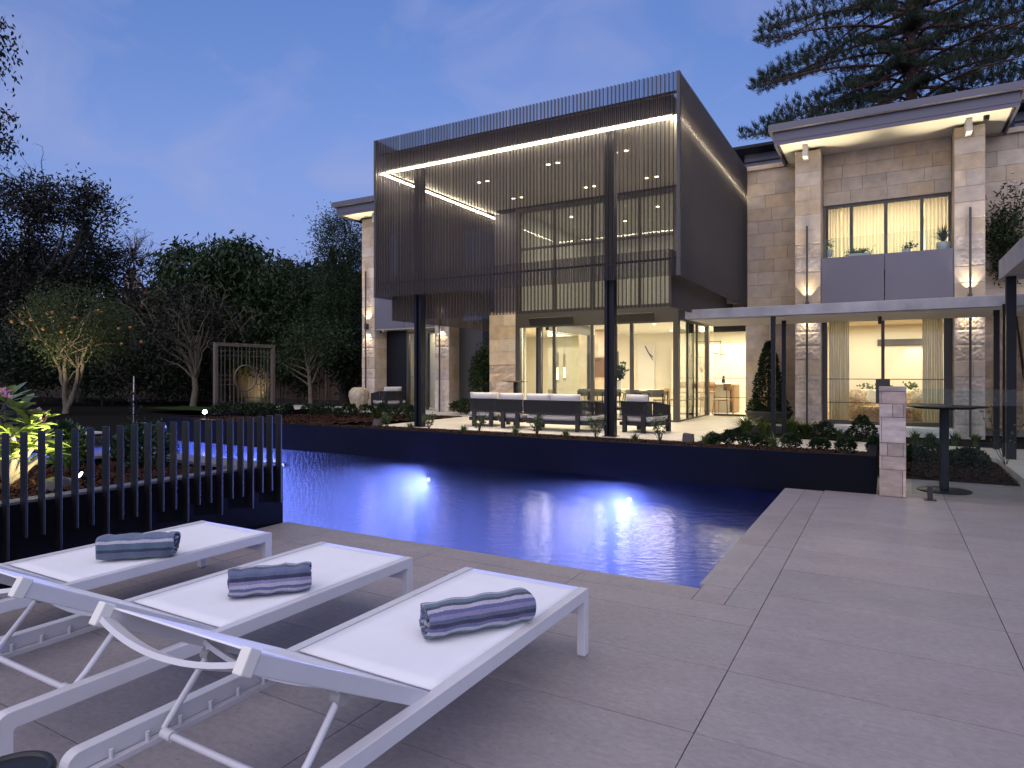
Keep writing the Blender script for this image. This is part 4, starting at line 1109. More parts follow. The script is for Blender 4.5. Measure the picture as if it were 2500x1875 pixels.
# ================================================================== OUTDOOR LOUNGE
def lounge(name, label, cat, cx, cy_, wid, rz, cush, group=None, arm=(1, 1), dep=.86):
    """rope-backed seat; local frame: back at y=0, seat towards +y, x centred"""
    t = thing(name, label, cat, (cx, cy_, ZT), rz, group)
    hw = wid / 2
    for sx in (-1, 1):
        xx = sx * min(hw - .12, hw * .55)
        MB().box(xx - .048, xx + .048, -.02, .035, 0, .40).build('leg', 'charcoal', t, bevel=.006, local=True)
        MB().box(sx * (hw - .05) - .045, sx * (hw - .05) + .045, dep - .09, dep - .02, 0, .36).build('leg', 'charcoal', t, bevel=.006, local=True)
    MB().box(-hw + .03, hw - .03, .036, dep - .1, .14, .215).build('seat_frame', 'charcoal', t, bevel=.006, local=True)
    # U-shaped rope shell
    path = []
    r = min(.26, hw * .6)
    if arm[0]: path += [(-hw, dep - .05), (-hw, r)] + [(-hw + r - r * math.cos(R(a)), r - r * math.sin(R(a))) for a in (15, 30, 45, 60, 75, 90)]
    else: path += [(-hw, 0)]
    if arm[1]: path += [(hw - r + r * math.sin(R(a)), r - r * math.cos(R(a))) for a in (0, 15, 30, 45, 60, 75)] + [(hw, r), (hw, dep - .05)]
    else: path += [(hw, 0)]
    P = [Vector((x, y, 0)) for x, y in path]
    acc = [0]
    for i in range(len(P) - 1): acc.append(acc[-1] + (P[i + 1] - P[i]).length)
    def at(s):
        for i in range(len(P) - 1):
            if s <= acc[i + 1] + 1e-9:
                k = (s - acc[i]) / max(1e-6, acc[i + 1] - acc[i]); return P[i].lerp(P[i + 1], k), (P[i + 1] - P[i]).normalized()
        return P[-1], (P[-1] - P[-2]).normalized()
    def topz(p): return .635 - .12 * max(0, (p.y - .15) / dep)
    m_ = MB(); s = .008
    while s < acc[-1]:
        p, d = at(s); tz = topz(p)
        m_.bar(p + Vector((0, -.012 if abs(d.x) > .5 else 0, .355)), p + Vector((0, -.03 if abs(d.x) > .5 else 0, tz)), .019, .010, Vector((-d.y, d.x, 0)).normalized()); s += .0235
    m_.build('rope_back', 'rope', t, local=True)
    MB().tube([p + Vector((0, -.012, .36)) for p in P], .016, 8).build('lower_rail', 'charcoal', t, local=True)
    MB().tube([p + Vector((0, -.03 if i else 0, topz(p))) for i, p in enumerate(P)], .017, 8).build('upper_rail', 'rope', t, local=True)
    def cushion(nm, x0, x1, y0, y1, z0, z1, tilt=0):
        nx, ny = 8, 8; V, Fc = [], []
        for side in (0, 1):
            for j in range(ny + 1):
                for i in range(nx + 1):
                    u, v = i / nx * 2 - 1, j / ny * 2 - 1
                    puff = (1 - abs(u) ** 5) * (1 - abs(v) ** 5)
                    e = .35 + .65 * puff ** .5
                    zc = (z0 + z1) / 2 + (1 if side else -1) * (z1 - z0) / 2 * e
                    V.append((x0 + (x1 - x0) * (u + 1) / 2, y0 + (y1 - y0) * (v + 1) / 2, zc))
        N = (nx + 1) * (ny + 1)
        for j in range(ny):
            for i in range(nx):
                a = j * (nx + 1) + i
                Fc += [(a + nx + 1, a + nx + 2, a + 1, a), (N + a, N + a + 1, N + a + nx + 2, N + a + nx + 1)]
        for i in range(nx): Fc += [(i, i + 1, N + i + 1, N + i), (N + ny * (nx + 1) + i, N + ny * (nx + 1) + i + 1, ny * (nx + 1) + i + 1, ny * (nx + 1) + i)]
        for j in range(ny):
            a, b2 = j * (nx + 1), (j + 1) * (nx + 1); Fc += [(a, N + a, N + b2, b2), (a + nx, b2 + nx, N + b2 + nx, N + a + nx)]
        o = MB().add(V, Fc, True).build(nm, 'cushion', t, local=True)
        if tilt:
            for v in o.data.vertices:
                yy, z_ = v.co.y, v.co.z; v.co.y = .10 + (z_ - .5) * -.28 + (yy - y0) * .9; 
        return o
    cushion('seat_cushion', -hw + .05, hw - .05, .05, dep - .06, .19, .40)
    for a, b in cush:
        # upright back cushion built as a pillow standing on its edge
        o = cushion('back_cushion', a + .006, b - .006, 0, .40, -.1, .1)
        for v in o.data.vertices:
            y_, z_ = v.co.y, v.co.z
            v.co.y = .13 - z_ * .9 + (.40 - y_) * .16 - .06; v.co.z = .39 + y_ * .99
        o.data.update()
    return t
gs = 'rope-backed modules of the terrace sofa'
def xs_(a, b, Y): return ony(a, 990, Y)[0], ony(b, 990, Y)[0]
a, b = xs_(1144, 1213, 12.75); lounge('sofa_module', 'leftmost rope-backed module of the terrace sofa', 'sofa', (a + b) / 2, 12.75, b - a, R(10), [((a - b) / 2 + .05, (b - a) / 2 - .03)], gs, (1, 0))
a, b = xs_(1214, 1277, 12.6); lounge('sofa_module', 'middle rope-backed module of the terrace sofa', 'sofa', (a + b) / 2, 12.6, b - a, R(2), [((a - b) / 2 + .03, (b - a) / 2 - .03)], gs, (0, 0))
a, b = xs_(1279, 1450, 12.5); w_ = b - a; lounge('sofa_module', 'wide right-hand module of the terrace sofa, beside the right steel column', 'sofa', (a + b) / 2, 12.5, w_, 0, [(-w_ / 2 + .02, -w_ / 2 + .60), (-w_ / 2 + .60, w_ / 2 - .34)], gs, (0, 1))
a, b = xs_(1500, 1592, 12.9); lounge('armchair', 'rope-backed armchair just right of the right steel column', 'armchair', (a + b) / 2, 12.95, b - a, R(-12), [((a - b) / 2 + .18, (b - a) / 2 - .12)], 'rope-backed armchairs')
p = onz(990, 1003, ZT); lounge('armchair', 'rope-backed armchair at left in front of the left wing door', 'armchair', p[0] - .3, 16.65, .95, R(62), [(-.3, .3)], 'rope-backed armchairs')
p = ony(1467, 1040, 14.0)
t = thing('coffee_table', 'low round concrete coffee table behind the right steel column', 'coffee table', (p[0], 14.0, ZT))
MB().lathe([(.0001, .40), (.50, .40), (.52, .42), (.52, .455), (.50, .47), (.0001, .47)], (p[0], 14.0, ZT), 40).build('table_top', 'charcoal', t)
MB().lathe([(.17, 0), (.24, .399)], (p[0] + .08, 14.0, ZT), 12, smooth=False).build('base', 'concrete', t)

# ================================================================== INSIDE THE GLAZED ROOM
def chair(name, label, x, y, z, rz, group, mt='rattan', seat=.45, back=.78, arms=True, leg='charcoal'):
    t = thing(name, label, 'chair' if seat < .6 else 'stool', (x, y, z), rz, group)
    MB().box(-.22, .22, -.22, .22, seat - .05, seat).build('seat', mt, t, bevel=.02, local=True)
    m_ = MB(); n = 9
    for i in range(n):
        a0, a1 = R(-150 + i * 120 / n - 0), R(-150 + (i + 1) * 120 / n)
        q = lambda a: (.26 * math.cos(a), .25 * math.sin(a))
        (xa, ya), (xb, yb) = q(a0), q(a1)
        m_.add([(xa, ya, back - .2), (xb, yb, back - .2), (xb, yb, back), (xa, ya, back)], [(0, 1, 2, 3)], True)
    o = m_.build('backrest', mt, t, local=True); so = o.modifiers.new('Solidify', 'SOLIDIFY'); so.thickness = .03
    for sx in (-1, 1):
        MB().tube([(sx * .19, -.2, back - .1), (sx * .2, -.21, seat - .06), (sx * .22, -.24, 0)], .017, 8).build('leg', leg, t, local=True)
        MB().tube([(sx * .19, .19, seat - .06), (sx * .22, .22, 0)], .017, 8).build('leg', leg, t, local=True)
        if arms: MB().tube([(sx * .2, -.2, back - .06), (sx * .27, 0, seat + .22), (sx * .24, .2, seat + .2), (sx * .2, .2, seat - .03)], .016, 8).build('arm', mt, t, local=True)
    return t
tx0, tx1 = ony(1462, 980, 18.6)[0], ony(1600, 980, 18.6)[0]
t = thing('dining_table', 'long dining table just inside the sliding glass doors', 'dining table', ((tx0 + tx1) / 2, 18.6, ZT))
MB().box(tx0, tx1, 18.1, 19.1, ZT + .71, ZT + .75).build('table_top', 'bench_white', t, bevel=.01)
for x in (tx0 + .35, tx1 - .35): MB().box(x - .05, x + .05, 18.25, 18.95, ZT, ZT + .709).build('leg', 'charcoal', t, bevel=.01)
gi = 'woven chairs round the dining table'
for k, px in enumerate((1432, 1462, 1498, 1548, 1600)):
    x = ony(px, 1000, 17.5)[0]
    chair('dining_chair', ['woven dining chair inside the glass, leftmost of the near row', 'woven dining chair inside the glass, second of the near row', 'woven dining chair behind the right steel column', 'woven dining chair behind the terrace armchair',
                           'woven dining chair at the right end of the near row'][k], x, 17.55 + .05 * (k % 2), ZT, R(random.uniform(-25, 25)), gi)
for k, px in enumerate((1612, 1626)):
    chair('dining_chair', ['wooden chair against the corner post of the glazed room, left of the pair', 'wooden chair against the corner post of the glazed room, right of the pair'][k], ony(px, 1000, 19.4)[0], 19.5 + k * .3, ZT, R(100), 'wooden chairs by the corner post', 'timber', arms=False)
p = ony(1512, 985, 18.5)
t = thing('flower_vase', 'glass vase with a tall leafy arrangement on the dining table', 'vase', (p[0], 18.5, ZT + .751))
MB().lathe([(.06, 0), (.075, .1), (.065, .24), (.08, .26)], (p[0], 18.5, ZT + .751), 16).build('vase', 'pot_grey', t)
t_vase = t
p = ony(1507, 860, 19.3)
for k, (px, yt, yb) in enumerate(((1507, 858, 935), (1499, 862, 930))):
    x, z1, z0 = ony(px, yt, 19.3)[0], ony(px, yt, 19.3)[2], ony(px, yb, 19.3)[2]
    t = thing('pendant_light', ['black cylinder pendant light with glowing bulb, the right one over the dining table', 'black cylinder pendant light, the left one over the dining table'][k], 'pendant light', (x, 19.3 + k * .3, z1))
    MB().tube([(x, 19.3 + k * .3, 3.0), (x, 19.3 + k * .3, z1)], .006, 6).build('cable', 'black_plastic', t)
    MB().tube([(x, 19.3 + k * .3, z1), (x, 19.3 + k * .3, (z0 + z1) / 2)], .045, 12).tube([(x, 19.3 + k * .3, z0 + .1), (x, 19.3 + k * .3, z0)], .045, 12).build('shade', 'black_plastic', t)
    MB().tube([(x, 19.3 + k * .3, (z0 + z1) / 2), (x, 19.3 + k * .3, z0 + .1)], [.02, .032], 12).build('bulb', 'lamp_warm', t)
x0, z1 = ony(1446, 873, fy - .05)[0], ony(1446, 873, fy - .05)[2]; x1, z0 = ony(1475, 920, fy - .05)[0], ony(1475, 920, fy - .05)[2]
t = thing('wall_art', 'square brown panel hung on the golden stone feature wall', 'wall art', (x0, fy - .05, z0))
MB().box(x0, x1, fy - .05, fy - .01, z0, z1).build('panel', 'art_brown', t, bevel=.004)
MB().tube([(x0 + .12, fy - .06, z1 - .12), (x0 + .3, fy - .06, z1 - .06)], .01, 6).build('mount', 'black_plastic', t)
# kitchen island and its stools, seen through the side glass
ix0, ix1 = ony(1690, 960, 21.5)[0], ony(1800, 960, 21.5)[0]
t = thing('kitchen_island', 'pale stone kitchen island bench seen through the side glass', 'kitchen island', ((ix0 + ix1) / 2, 21.5, ZT))
MB().box(ix0, ix1, 21.1, 22.0, ZT + .86, ZT + .92).build('bench_top', 'bench_white', t, bevel=.006)
MB().box(ix0 + .5, ix1 - .2, 21.35, 21.95, ZT, ZT + .858).build('cabinet', 'pale_fabric', t)
MB().box(ix1 - .08, ix1 - .02, 21.12, 21.98, ZT, ZT + .858).build('end_leg', 'timber', t)
for k, (px, Y) in enumerate(((1669, 20.3), (1700, 20.6), (1728, 20.8))):
    chair('bar_stool', ['wooden bar stool at the kitchen island, leftmost through the side glass', 'wooden bar stool at the kitchen island, middle one', 'wooden bar stool at the kitchen island, right one by the frame'][k], ony(px, 1000, Y)[0], Y, ZT, R(180 + k * 8), 'wooden stools at the kitchen island', 'timber', .66, .96, False, 'timber')
chair('dining_chair', 'lone wooden chair in the recessed window at the end of the side glass', ony(1764, 990, 20.1)[0], 20.1, ZT, R(80), None, 'timber', .46, .92, False, 'timber')
p = ony(1714, 948, 21.4)
t = thing('branch_vase', 'slim vase of pale blossom branches on the kitchen island', 'vase', (p[0], 21.4, ZT + .92))
MB().lathe([(.05, 0), (.06, .12), (.025, .3), (.03, .34)], (p[0], 21.4, ZT + .92), 14).build('vase', 'pot_grey', t)
t_branch = t
bx0, bx1, bz1, bz0 = ony(1680, 834, 21.0)[0], ony(1762, 834, 21.0)[0], ony(1720, 834, 21.0)[2], ony(1720, 872, 21.0)[2]
t = thing('linear_pendant', 'thin black frame pendant light hanging over the kitchen island', 'pendant light', ((bx0 + bx1) / 2, 21.0, bz1))
MB().bar((bx0, 21, bz1), (bx1, 21, bz1), .02, .02).bar((bx0 + .03, 21, bz1), (bx0 + .03, 21, bz0), .014, .014).bar((bx1 - .03, 21, bz1), (bx1 - .03, 21, bz0), .014, .014).bar((bx0 + .03, 21, bz0), (bx1 - .03, 21, bz0), .012, .012).build('frame', 'black_plastic', t)
MB().bar(((bx0 + bx1) / 2, 21, 3.0), ((bx0 + bx1) / 2, 21, bz1), .01, .01).build('cable', 'black_plastic', t)
MB().bar((bx0 + .8, 20.7, bz0 + .12), (bx0 + 1.15, 21.2, bz0 + .06), .03, .03).build('tube_light', 'pale_fabric', t)
p = ony(1768, 940, 21.5)
t = thing('tea_canister', 'small dark canister with yellow flower on the island', 'canister', (p[0], 21.4, ZT + .92)); MB().lathe([(.05, 0), (.055, .1), (.03, .14)], (p[0], 21.4, ZT + .92), 12).build('jar', 'charcoal', t); MB().lathe([(.0001, .14), (.05, .19), (.0001, .25)], (p[0], 21.4, ZT + .92), 8).build('flower', 'leaf_lit', t)
# black bent branch lamp in the doorway
p = ony(1575, 845, 24.2); q = ony(1594, 872, 24.2)
t = thing('branch_lamp', 'black angular branch lamp in the bright doorway', 'lamp', (p[0], 24.2, p[2]))
MB().tube([p, ((p[0] + q[0]) / 2 - .02, 24.2, (p[2] + q[2]) / 2 - .05), q], .022, 6).tube([((p[0] + q[0]) / 2 - .02, 24.2, (p[2] + q[2]) / 2 - .05), (q[0], 24.2, q[2] - .12)], .016, 6).build('arm', 'black_plastic', t)

# ================================================================== FLEECY SOFA IN THE RIGHT WING
def fluff(m_, pts_n, n, ln=.09, wd=.012):
    for _ in range(n):
        p, nn = pts_n(); nn = Vector(nn); s = Vector((random.uniform(-1, 1), random.uniform(-1, 1), random.uniform(-1, .3))) * .6
        tip = Vector(p) + (nn + s).normalized() * ln * random.uniform(.5, 1.1); a = nn.cross(Vector((random.random(), random.random(), random.random() - .5))).normalized() * wd
        m_.add([Vector(p) - a, Vector(p) + a, tip], [(0, 1, 2)])
sx0, sx1, sy = ony(2072, 990, 19.4)[0], ony(2262, 990, 19.4)[0], 19.4
t = thing('fleecy_sofa', 'long-haired fleecy sofa in the room behind the lower curtains', 'sofa', ((sx0 + sx1) / 2, sy, .315))
def ball_pts(c, r):
    def f():
        v = Vector((random.gauss(0, 1), random.gauss(0, 1), random.gauss(0, 1))).normalized(); return (c[0] + v.x * r[0], c[1] + v.y * r[1], c[2] + v.z * r[2]), v
    return f
def sph(m_, c, r, n=14):
    m_.lathe([(max(.0001, r[0] * math.sin(math.pi * i / 10)), -r[2] * math.cos(math.pi * i / 10)) for i in range(11)], c, n); return m_
for nm, c_, r_ in (('arm', (sx0 + .17, sy, .82), (.20, .42, .22)), ('arm', (sx1 - .17, sy, .82), (.20, .42, .22)), ('arm_base', (sx0 + .19, sy, .52), (.2, .4, .2)), ('arm_base', (sx1 - .19, sy, .52), (.2, .4, .2))):
    m_ = MB(); sph(m_, c_, r_); fluff(m_, ball_pts(c_, r_), 900); m_.build(nm, 'fur', t)
def top_pts():
    u = random.random(); x = random.uniform(sx0 + .3, sx1 - .3)
    return ((x, sy - .42, random.uniform(.38, .66)), (0, -1, .2)) if u < .6 else ((x, random.uniform(sy - .42, sy + .3), .67), (0, -.3, 1))
m_ = MB().box(sx0 + .3, sx1 - .3, sy - .42, sy + .4, .33, .66); fluff(m_, top_pts, 1600); m_.build('seat', 'fur', t)
MB().box(sx0 + .2, sx1 - .2, sy + .25, sy + .5, .5, 1.08).build('back', 'fur', t, bevel=.08)
for k, (dx, rz_) in enumerate(((.62, .5), (.95, .2))):
    o = MB().box(-.22, .22, -.06, .06, -.2, .2).build('cushion', 'pale_fabric', t, bevel=.05, loc=None); o.location = Vector((sx0 + dx, sy + .12, .86)) - wloc(t); 
    for v in o.data.vertices: v.co += wloc(t)
    o.rotation_euler = (R(-18), R(20 * (1 - k)), rz_ * .3)

# ================================================================== SMALL FITTINGS AND POTS
p = ony(880 + 275 / 5.53, 640 + 940 / 5.53, 17.0)
t = thing('security_camera', 'small black dome camera under the left wing soffit', 'camera', p)
MB().lathe([(.0001, -.05), (.035, -.03), (.045, .0), (.045, .03)], p, 14).build('dome', 'black_plastic', t); MB().bar((p[0], p[1], p[2] + .02), (p[0] + .02, p[1] + .12, p[2] + .03), .05, .04).build('bracket', 'white_paint', t)
p = ony(2408, 268, 16.8)
t = thing('security_camera', 'small black camera under the right wing eaves above the right pillar', 'camera', (p[0], 16.8, 6.88))
MB().box(p[0] - .05, p[0] + .05, 16.75, 16.86, 6.79, 6.884).build('body', 'black_plastic', t, bevel=.01); MB().tube([(p[0], 16.749, 6.83), (p[0], 16.73, 6.83)], .025, 12).build('lens', 'steel_dark', t)
p = onz(876, 1001.5, ZT)
t = thing('urn', 'large weathered clay urn at the foot of the leftmost pillar', 'urn', p)
MB().lathe([(.15, 0), (.17, .02), (.27, .25), (.33, .48), (.31, .62), (.22, .73), (.15, .76), (.13, .74), (.12, .70)], p, 56, ribs=11, ramp=.10).build('body', 'urn_clay', t)
t_pots = []
YB = 17.42
for k, (px, py, r_, h_, mt, lb, nm) in enumerate(((2026, 614, .055, .17, 'pot_grey', 'small white pot on a wire stand at the left end of the balcony ledge', 'potted_plant'), (2098, 611, .20, .12, 'pot_grey', 'grey trough of low succulents on the balcony ledge', 'planter_trough'),
                                                  (2212, 610, .09, .14, 'pot_grey', 'small bowl with a trailing plant on the balcony ledge', 'potted_plant'), (2303, 603, .135, .22, 'pot_grey', 'round pale pot with a spiky palm-like plant at the right end of the balcony ledge', 'potted_plant'))):
    x = ony(px, py, YB)[0]
    t = thing(nm, lb, 'potted plant', (x, YB, 4.201), group=None)
    zb = 4.201 + (.10 if k == 0 else 0)
    if k == 1: MB().box(x - .23, x + .23, YB - .08, YB + .08, zb, zb + h_).build('trough', mt, t, bevel=.01)
    else: MB().lathe([(r_ * .75, 0), (r_, h_ * .5), (r_ * .95, h_), (r_ * .8, h_), (r_ * .8, h_ * .85), (.0001, h_ * .85)], (x, YB, zb), 20).build('pot', mt, t)
    if k == 0:
        for a in range(4): MB().tube([(x + .05 * math.cos(a * 1.57), YB + .05 * math.sin(a * 1.57), 4.201), (x + .055 * math.cos(a * 1.57), YB + .055 * math.sin(a * 1.57), zb + .06)], .004, 5).build('stand_leg', 'chrome', t)
    t_pots.append((t, x, YB, zb + h_))
# ================================================================== PLANTS
ORD = ['leftmost', 'second from the left', 'third from the left', 'fourth from the left', 'fifth from the left', 'sixth from the left', 'seventh from the left', 'eighth from the left',
       'ninth from the left', 'tenth from the left', 'eleventh from the left', 'twelfth from the left', 'thirteenth from the left', 'fourteenth from the left', 'fifteenth from the left']
def leaf_obj(name, P, D, Ln, Wd, material, parent, fold=0.0):
    """P base points, D unit directions, lengths Ln, half widths Wd: one pointed four-sided leaf each"""
    P = np.asarray(P, float); D = np.asarray(D, float); N = len(P)
    Ln = np.broadcast_to(np.asarray(Ln, float), (N,)); Wd = np.broadcast_to(np.asarray(Wd, float), (N,))
    rv = rng.normal(size=(N, 3)); s = np.cross(D, rv); s /= np.linalg.norm(s, axis=1, keepdims=True) + 1e-9
    nn = np.cross(s, D)
    V = np.empty((N, 4, 3))
    V[:, 0] = P; V[:, 1] = P + D * (Ln * .45)[:, None] + s * Wd[:, None] + nn * (Wd * fold)[:, None]
    V[:, 2] = P + D * Ln[:, None]; V[:, 3] = P + D * (Ln * .45)[:, None] - s * Wd[:, None] + nn * (Wd * fold)[:, None]
    off = np.array(wloc(parent)) if parent else np.zeros(3)
    me = bpy.data.meshes.new(name); me.vertices.add(4 * N); me.vertices.foreach_set('co', (V.reshape(-1, 3) - off).ravel())
    me.loops.add(4 * N); me.loops.foreach_set('vertex_index', np.arange(4 * N, dtype=np.int32))
    me.polygons.add(N); me.polygons.foreach_set('loop_start', np.arange(0, 4 * N, 4, dtype=np.int32)); me.polygons.foreach_set('loop_total', np.full(N, 4, dtype=np.int32))
    me.update(calc_edges=True); me.validate()
    me.materials.append(M[material]); o = bpy.data.objects.new(name, me); COL.objects.link(o); o.parent = parent
    return o
def unit(v): return v / (np.linalg.norm(v, axis=-1, keepdims=True) + 1e-9)
def cloud(ells, nclump, per, crad, inner=.55, flat=.8):
    """leaf positions in clumps spread through ellipsoids; returns points and outward directions"""
    vol = np.array([e[1][0] * e[1][1] * e[1][2] for e in ells]) ** (2 / 3); pick = rng.choice(len(ells), nclump, p=vol / vol.sum())
    C = np.array([e[0] for e in ells])[pick]; Rr = np.array([e[1] for e in ells])[pick]
    u = unit(rng.normal(size=(nclump, 3))); rad = inner + (1 - inner) * rng.random(nclump) ** .5
    K = C + u * Rr * rad[:, None]
    P = np.repeat(K, per, 0) + rng.normal(size=(nclump * per, 3)) * crad * np.array([1, 1, flat])
    D = unit(np.repeat(u, per, 0) * .7 + rng.normal(size=(nclump * per, 3)))
    return P, D, K
def limb(m_, a, b, r0, r1, bend=.12, n=6, sides=6):
    a, b = Vector(a), Vector(b); L_ = (b - a).length; o1 = Vector((random.uniform(-1, 1), random.uniform(-1, 1), random.uniform(.2, 1))) * L_ * bend
    pts = [a.lerp(b, i / n) + o1 * math.sin(math.pi * i / n) + (Vector((random.gauss(0, 1), random.gauss(0, 1), random.gauss(0, 1))) * L_ * .012 if 0 < i < n else Vector()) for i in range(n + 1)]
    m_.tube(pts, [r0 + (r1 - r0) * i / n for i in range(n + 1)], sides); return pts
def tree(name, label, cat, d, ells_px, base_px, nclump, per, crad, leaf, material, bark='bark_dark', droop=0.0, trunk=.18, zb=.0, group=None, nlimb=14, depth=.75, twigs=0, inner=.5):
    ells = []
    for px, py, rx, ry in ells_px:
        k = d / F_; ells.append((np.array(ond(px, py, d)), np.array([rx * k, rx * k * depth, ry * k])))
    b = ond(base_px, HY_, d); base = (b[0], b[1], zb)
    t = thing(name, label, cat, base, group=group)
    P, D, K = cloud(ells, nclump, per, crad, inner)
    D[:, 2] -= droop; D = unit(D)
    leaf_obj('crown', P, D, leaf * rng.uniform(.7, 1.3, len(P)), leaf * .17 * rng.uniform(.8, 1.2, len(P)), material, t)
    m_ = MB(); cz = min(e[0][2] - e[1][2] * .5 for e in ells); cz = max(cz, zb + .6)
    top = (base[0] + random.uniform(-.2, .2), base[1] + random.uniform(-.2, .2), cz)
    tp = limb(m_, base, top, trunk, trunk * .7, .04, 6, 10)
    for k in rng.choice(len(K), min(nlimb, len(K)), replace=False):
        e = K[k]; pts = limb(m_, tp[random.randint(3, 6)], e, trunk * .45, trunk * .06, .10, 7, 6)
        for _ in range(2):
            p0 = pts[random.randint(3, 6)]; limb(m_, p0, Vector(p0) + Vector((random.gauss(0, 1), random.gauss(0, 1), random.gauss(.3, .7))) * .35 * crad * 3, trunk * .10, trunk * .03, .1, 4, 5)
    m_.build('trunk', bark, t)
    if twigs:
        m_ = MB()
        for k in rng.choice(len(K), twigs):
            p0 = Vector(K[k]); dirn = Vector((random.gauss(0, 1), random.gauss(0, .6), abs(random.gauss(.9, .5)))).normalized()
            pts = limb(m_, p0, p0 + dirn * random.uniform(.8, 1.9), .022, .006, .15, 5, 4)
            for _ in range(4):
                q = pts[random.randint(2, 5)]; limb(m_, q, q + Vector((random.gauss(0, 1), random.gauss(0, .6), random.gauss(.4, .6))) * .35, .009, .004, .1, 3, 4)
        m_.build('twigs', bark, t)
    return t, ells, base
gt = 'dark trees along the garden boundary'
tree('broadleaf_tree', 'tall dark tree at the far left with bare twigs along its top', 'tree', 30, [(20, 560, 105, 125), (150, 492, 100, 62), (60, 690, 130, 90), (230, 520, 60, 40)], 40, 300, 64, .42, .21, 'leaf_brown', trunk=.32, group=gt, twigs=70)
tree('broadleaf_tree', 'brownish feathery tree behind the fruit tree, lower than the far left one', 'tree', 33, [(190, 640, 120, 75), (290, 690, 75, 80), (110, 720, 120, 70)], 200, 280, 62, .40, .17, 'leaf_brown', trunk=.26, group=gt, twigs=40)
tree('mango_tree', 'broad dense mango tree with drooping leaves in the middle of the boundary', 'tree', 31, [(470, 660, 90, 66), (560, 650, 90, 62), (500, 765, 130, 90), (640, 700, 80, 66), (600, 790, 120, 90)], 540, 460, 54, .34, .30, 'leaf_mango', droop=1.1, trunk=.3, group=gt)
tree('broadleaf_tree', 'dark round tree between the mango tree and the tall one by the house', 'tree', 30, [(720, 700, 75, 62), (740, 790, 90, 85), (690, 860, 90, 60)], 730, 280, 60, .34, .19, 'leaf_mid', droop=.5, trunk=.22, group=gt)
tree('broadleaf_tree', 'tall narrow tree rising beside the left wing roof', 'tree', 27, [(835, 590, 62, 72), (845, 690, 75, 90), (835, 800, 70, 90)], 845, 360, 80, .30, .115, 'leaf_mid', trunk=.22, group=gt)
tree('grey_leaf_tree', 'loose grey-leaved tree with bare lower branches behind the trellis', 'tree', 27, [(450, 760, 85, 66), (540, 800, 75, 60), (400, 830, 70, 50)], 470, 110, 26, .34, .19, 'leaf_brown', 'bark', trunk=.13, group=gt, twigs=30, nlimb=26)
tree('bare_tree', 'leafless spreading tree between the left trees and the mango tree', 'tree', 36, [(340, 640, 60, 40)], 330, 6, 3, .3, .16, 'leaf_brown', 'bark', trunk=.14, group=gt, twigs=46, nlimb=18)
def norfolk_far():
    d = 62; b = ond(205, 700, d); t = thing('conifer', 'distant tiered conifer tip above the brownish tree', 'tree', (b[0], b[1], 0), group=gt)
    zt = ond(205, 543, d)[2]; MB().tube([(b[0], b[1], 0), (b[0], b[1], zt)], [.35, .03], 8).build('trunk', 'bark_dark', t)
    P, D = [], []
    for lv in range(14):
        z = zt - lv * .48 - .15; r_ = .25 + lv * .19
        for k in range(9):
            a = k * .698 + lv * .4
            for s in np.linspace(.15, 1, 9):
                for _ in range(4):
                    P.append((b[0] + math.cos(a) * r_ * s + random.gauss(0, .06), b[1] + math.sin(a) * r_ * s + random.gauss(0, .06), z - .08 * s + random.gauss(0, .05))); D.append((math.cos(a) * .6, math.sin(a) * .6, .6 + random.random() * .5))
    leaf_obj('crown', P, unit(np.array(D)), .38, .05, 'leaf_pine', t)
norfolk_far()
# fruit tree lit from below
d = 23.5
t, ells, base = tree('fruit_tree', 'spreading orange tree lit from below at left, hung with fruit', 'fruit tree', d, [(185, 765, 135, 72), (105, 790, 75, 62), (270, 805, 70, 62), (200, 850, 110, 45)], 160, 330, 34, .24, .115, 'leaf_citrus', 'bark', trunk=.05, zb=.05, nlimb=4)
m_ = MB()
for (px, py) in ((135, 880), (160, 850), (205, 860), (190, 900)):
    p1 = ond(px, py, d); pts = limb(m_, (base[0] + random.uniform(-.1, .1), base[1], .05), p1, .085, .05, .06, 8, 9)
    for _ in range(6):
        e = ells[random.randint(0, 3)]; v = np.array([random.gauss(0, .45), random.gauss(0, .45), random.gauss(.1, .4)]); limb(m_, p1, e[0] + v * e[1], .032, .008, .1, 6, 6)
m_.build('limbs', 'bark', t)
for k, (px, py) in enumerate(((50, 770), (75, 780), (28, 785), (55, 788), (105, 803), (87, 826), (150, 810), (128, 763), (115, 765), (240, 758), (183, 776), (297, 840), (290, 803), (318, 800), (345, 835))):
    c = ond(px, py, d - 1.3 - random.random()); m_ = MB(); r_ = .055
    m_.lathe([(max(.0001, r_ * math.sin(math.pi * i / 7)), -r_ * math.cos(math.pi * i / 7)) for i in range(8)], c, 10).build('orange', 'orange_skin', t)
L = lamp('SPOT', (base[0] + 1.6, base[1] - 1.7, .15), 800, (1, .86, .52), .06, spot=75, blend=.8, name='garden_lamp', parent=t); aim(L, (-.42, .42, 1.0))
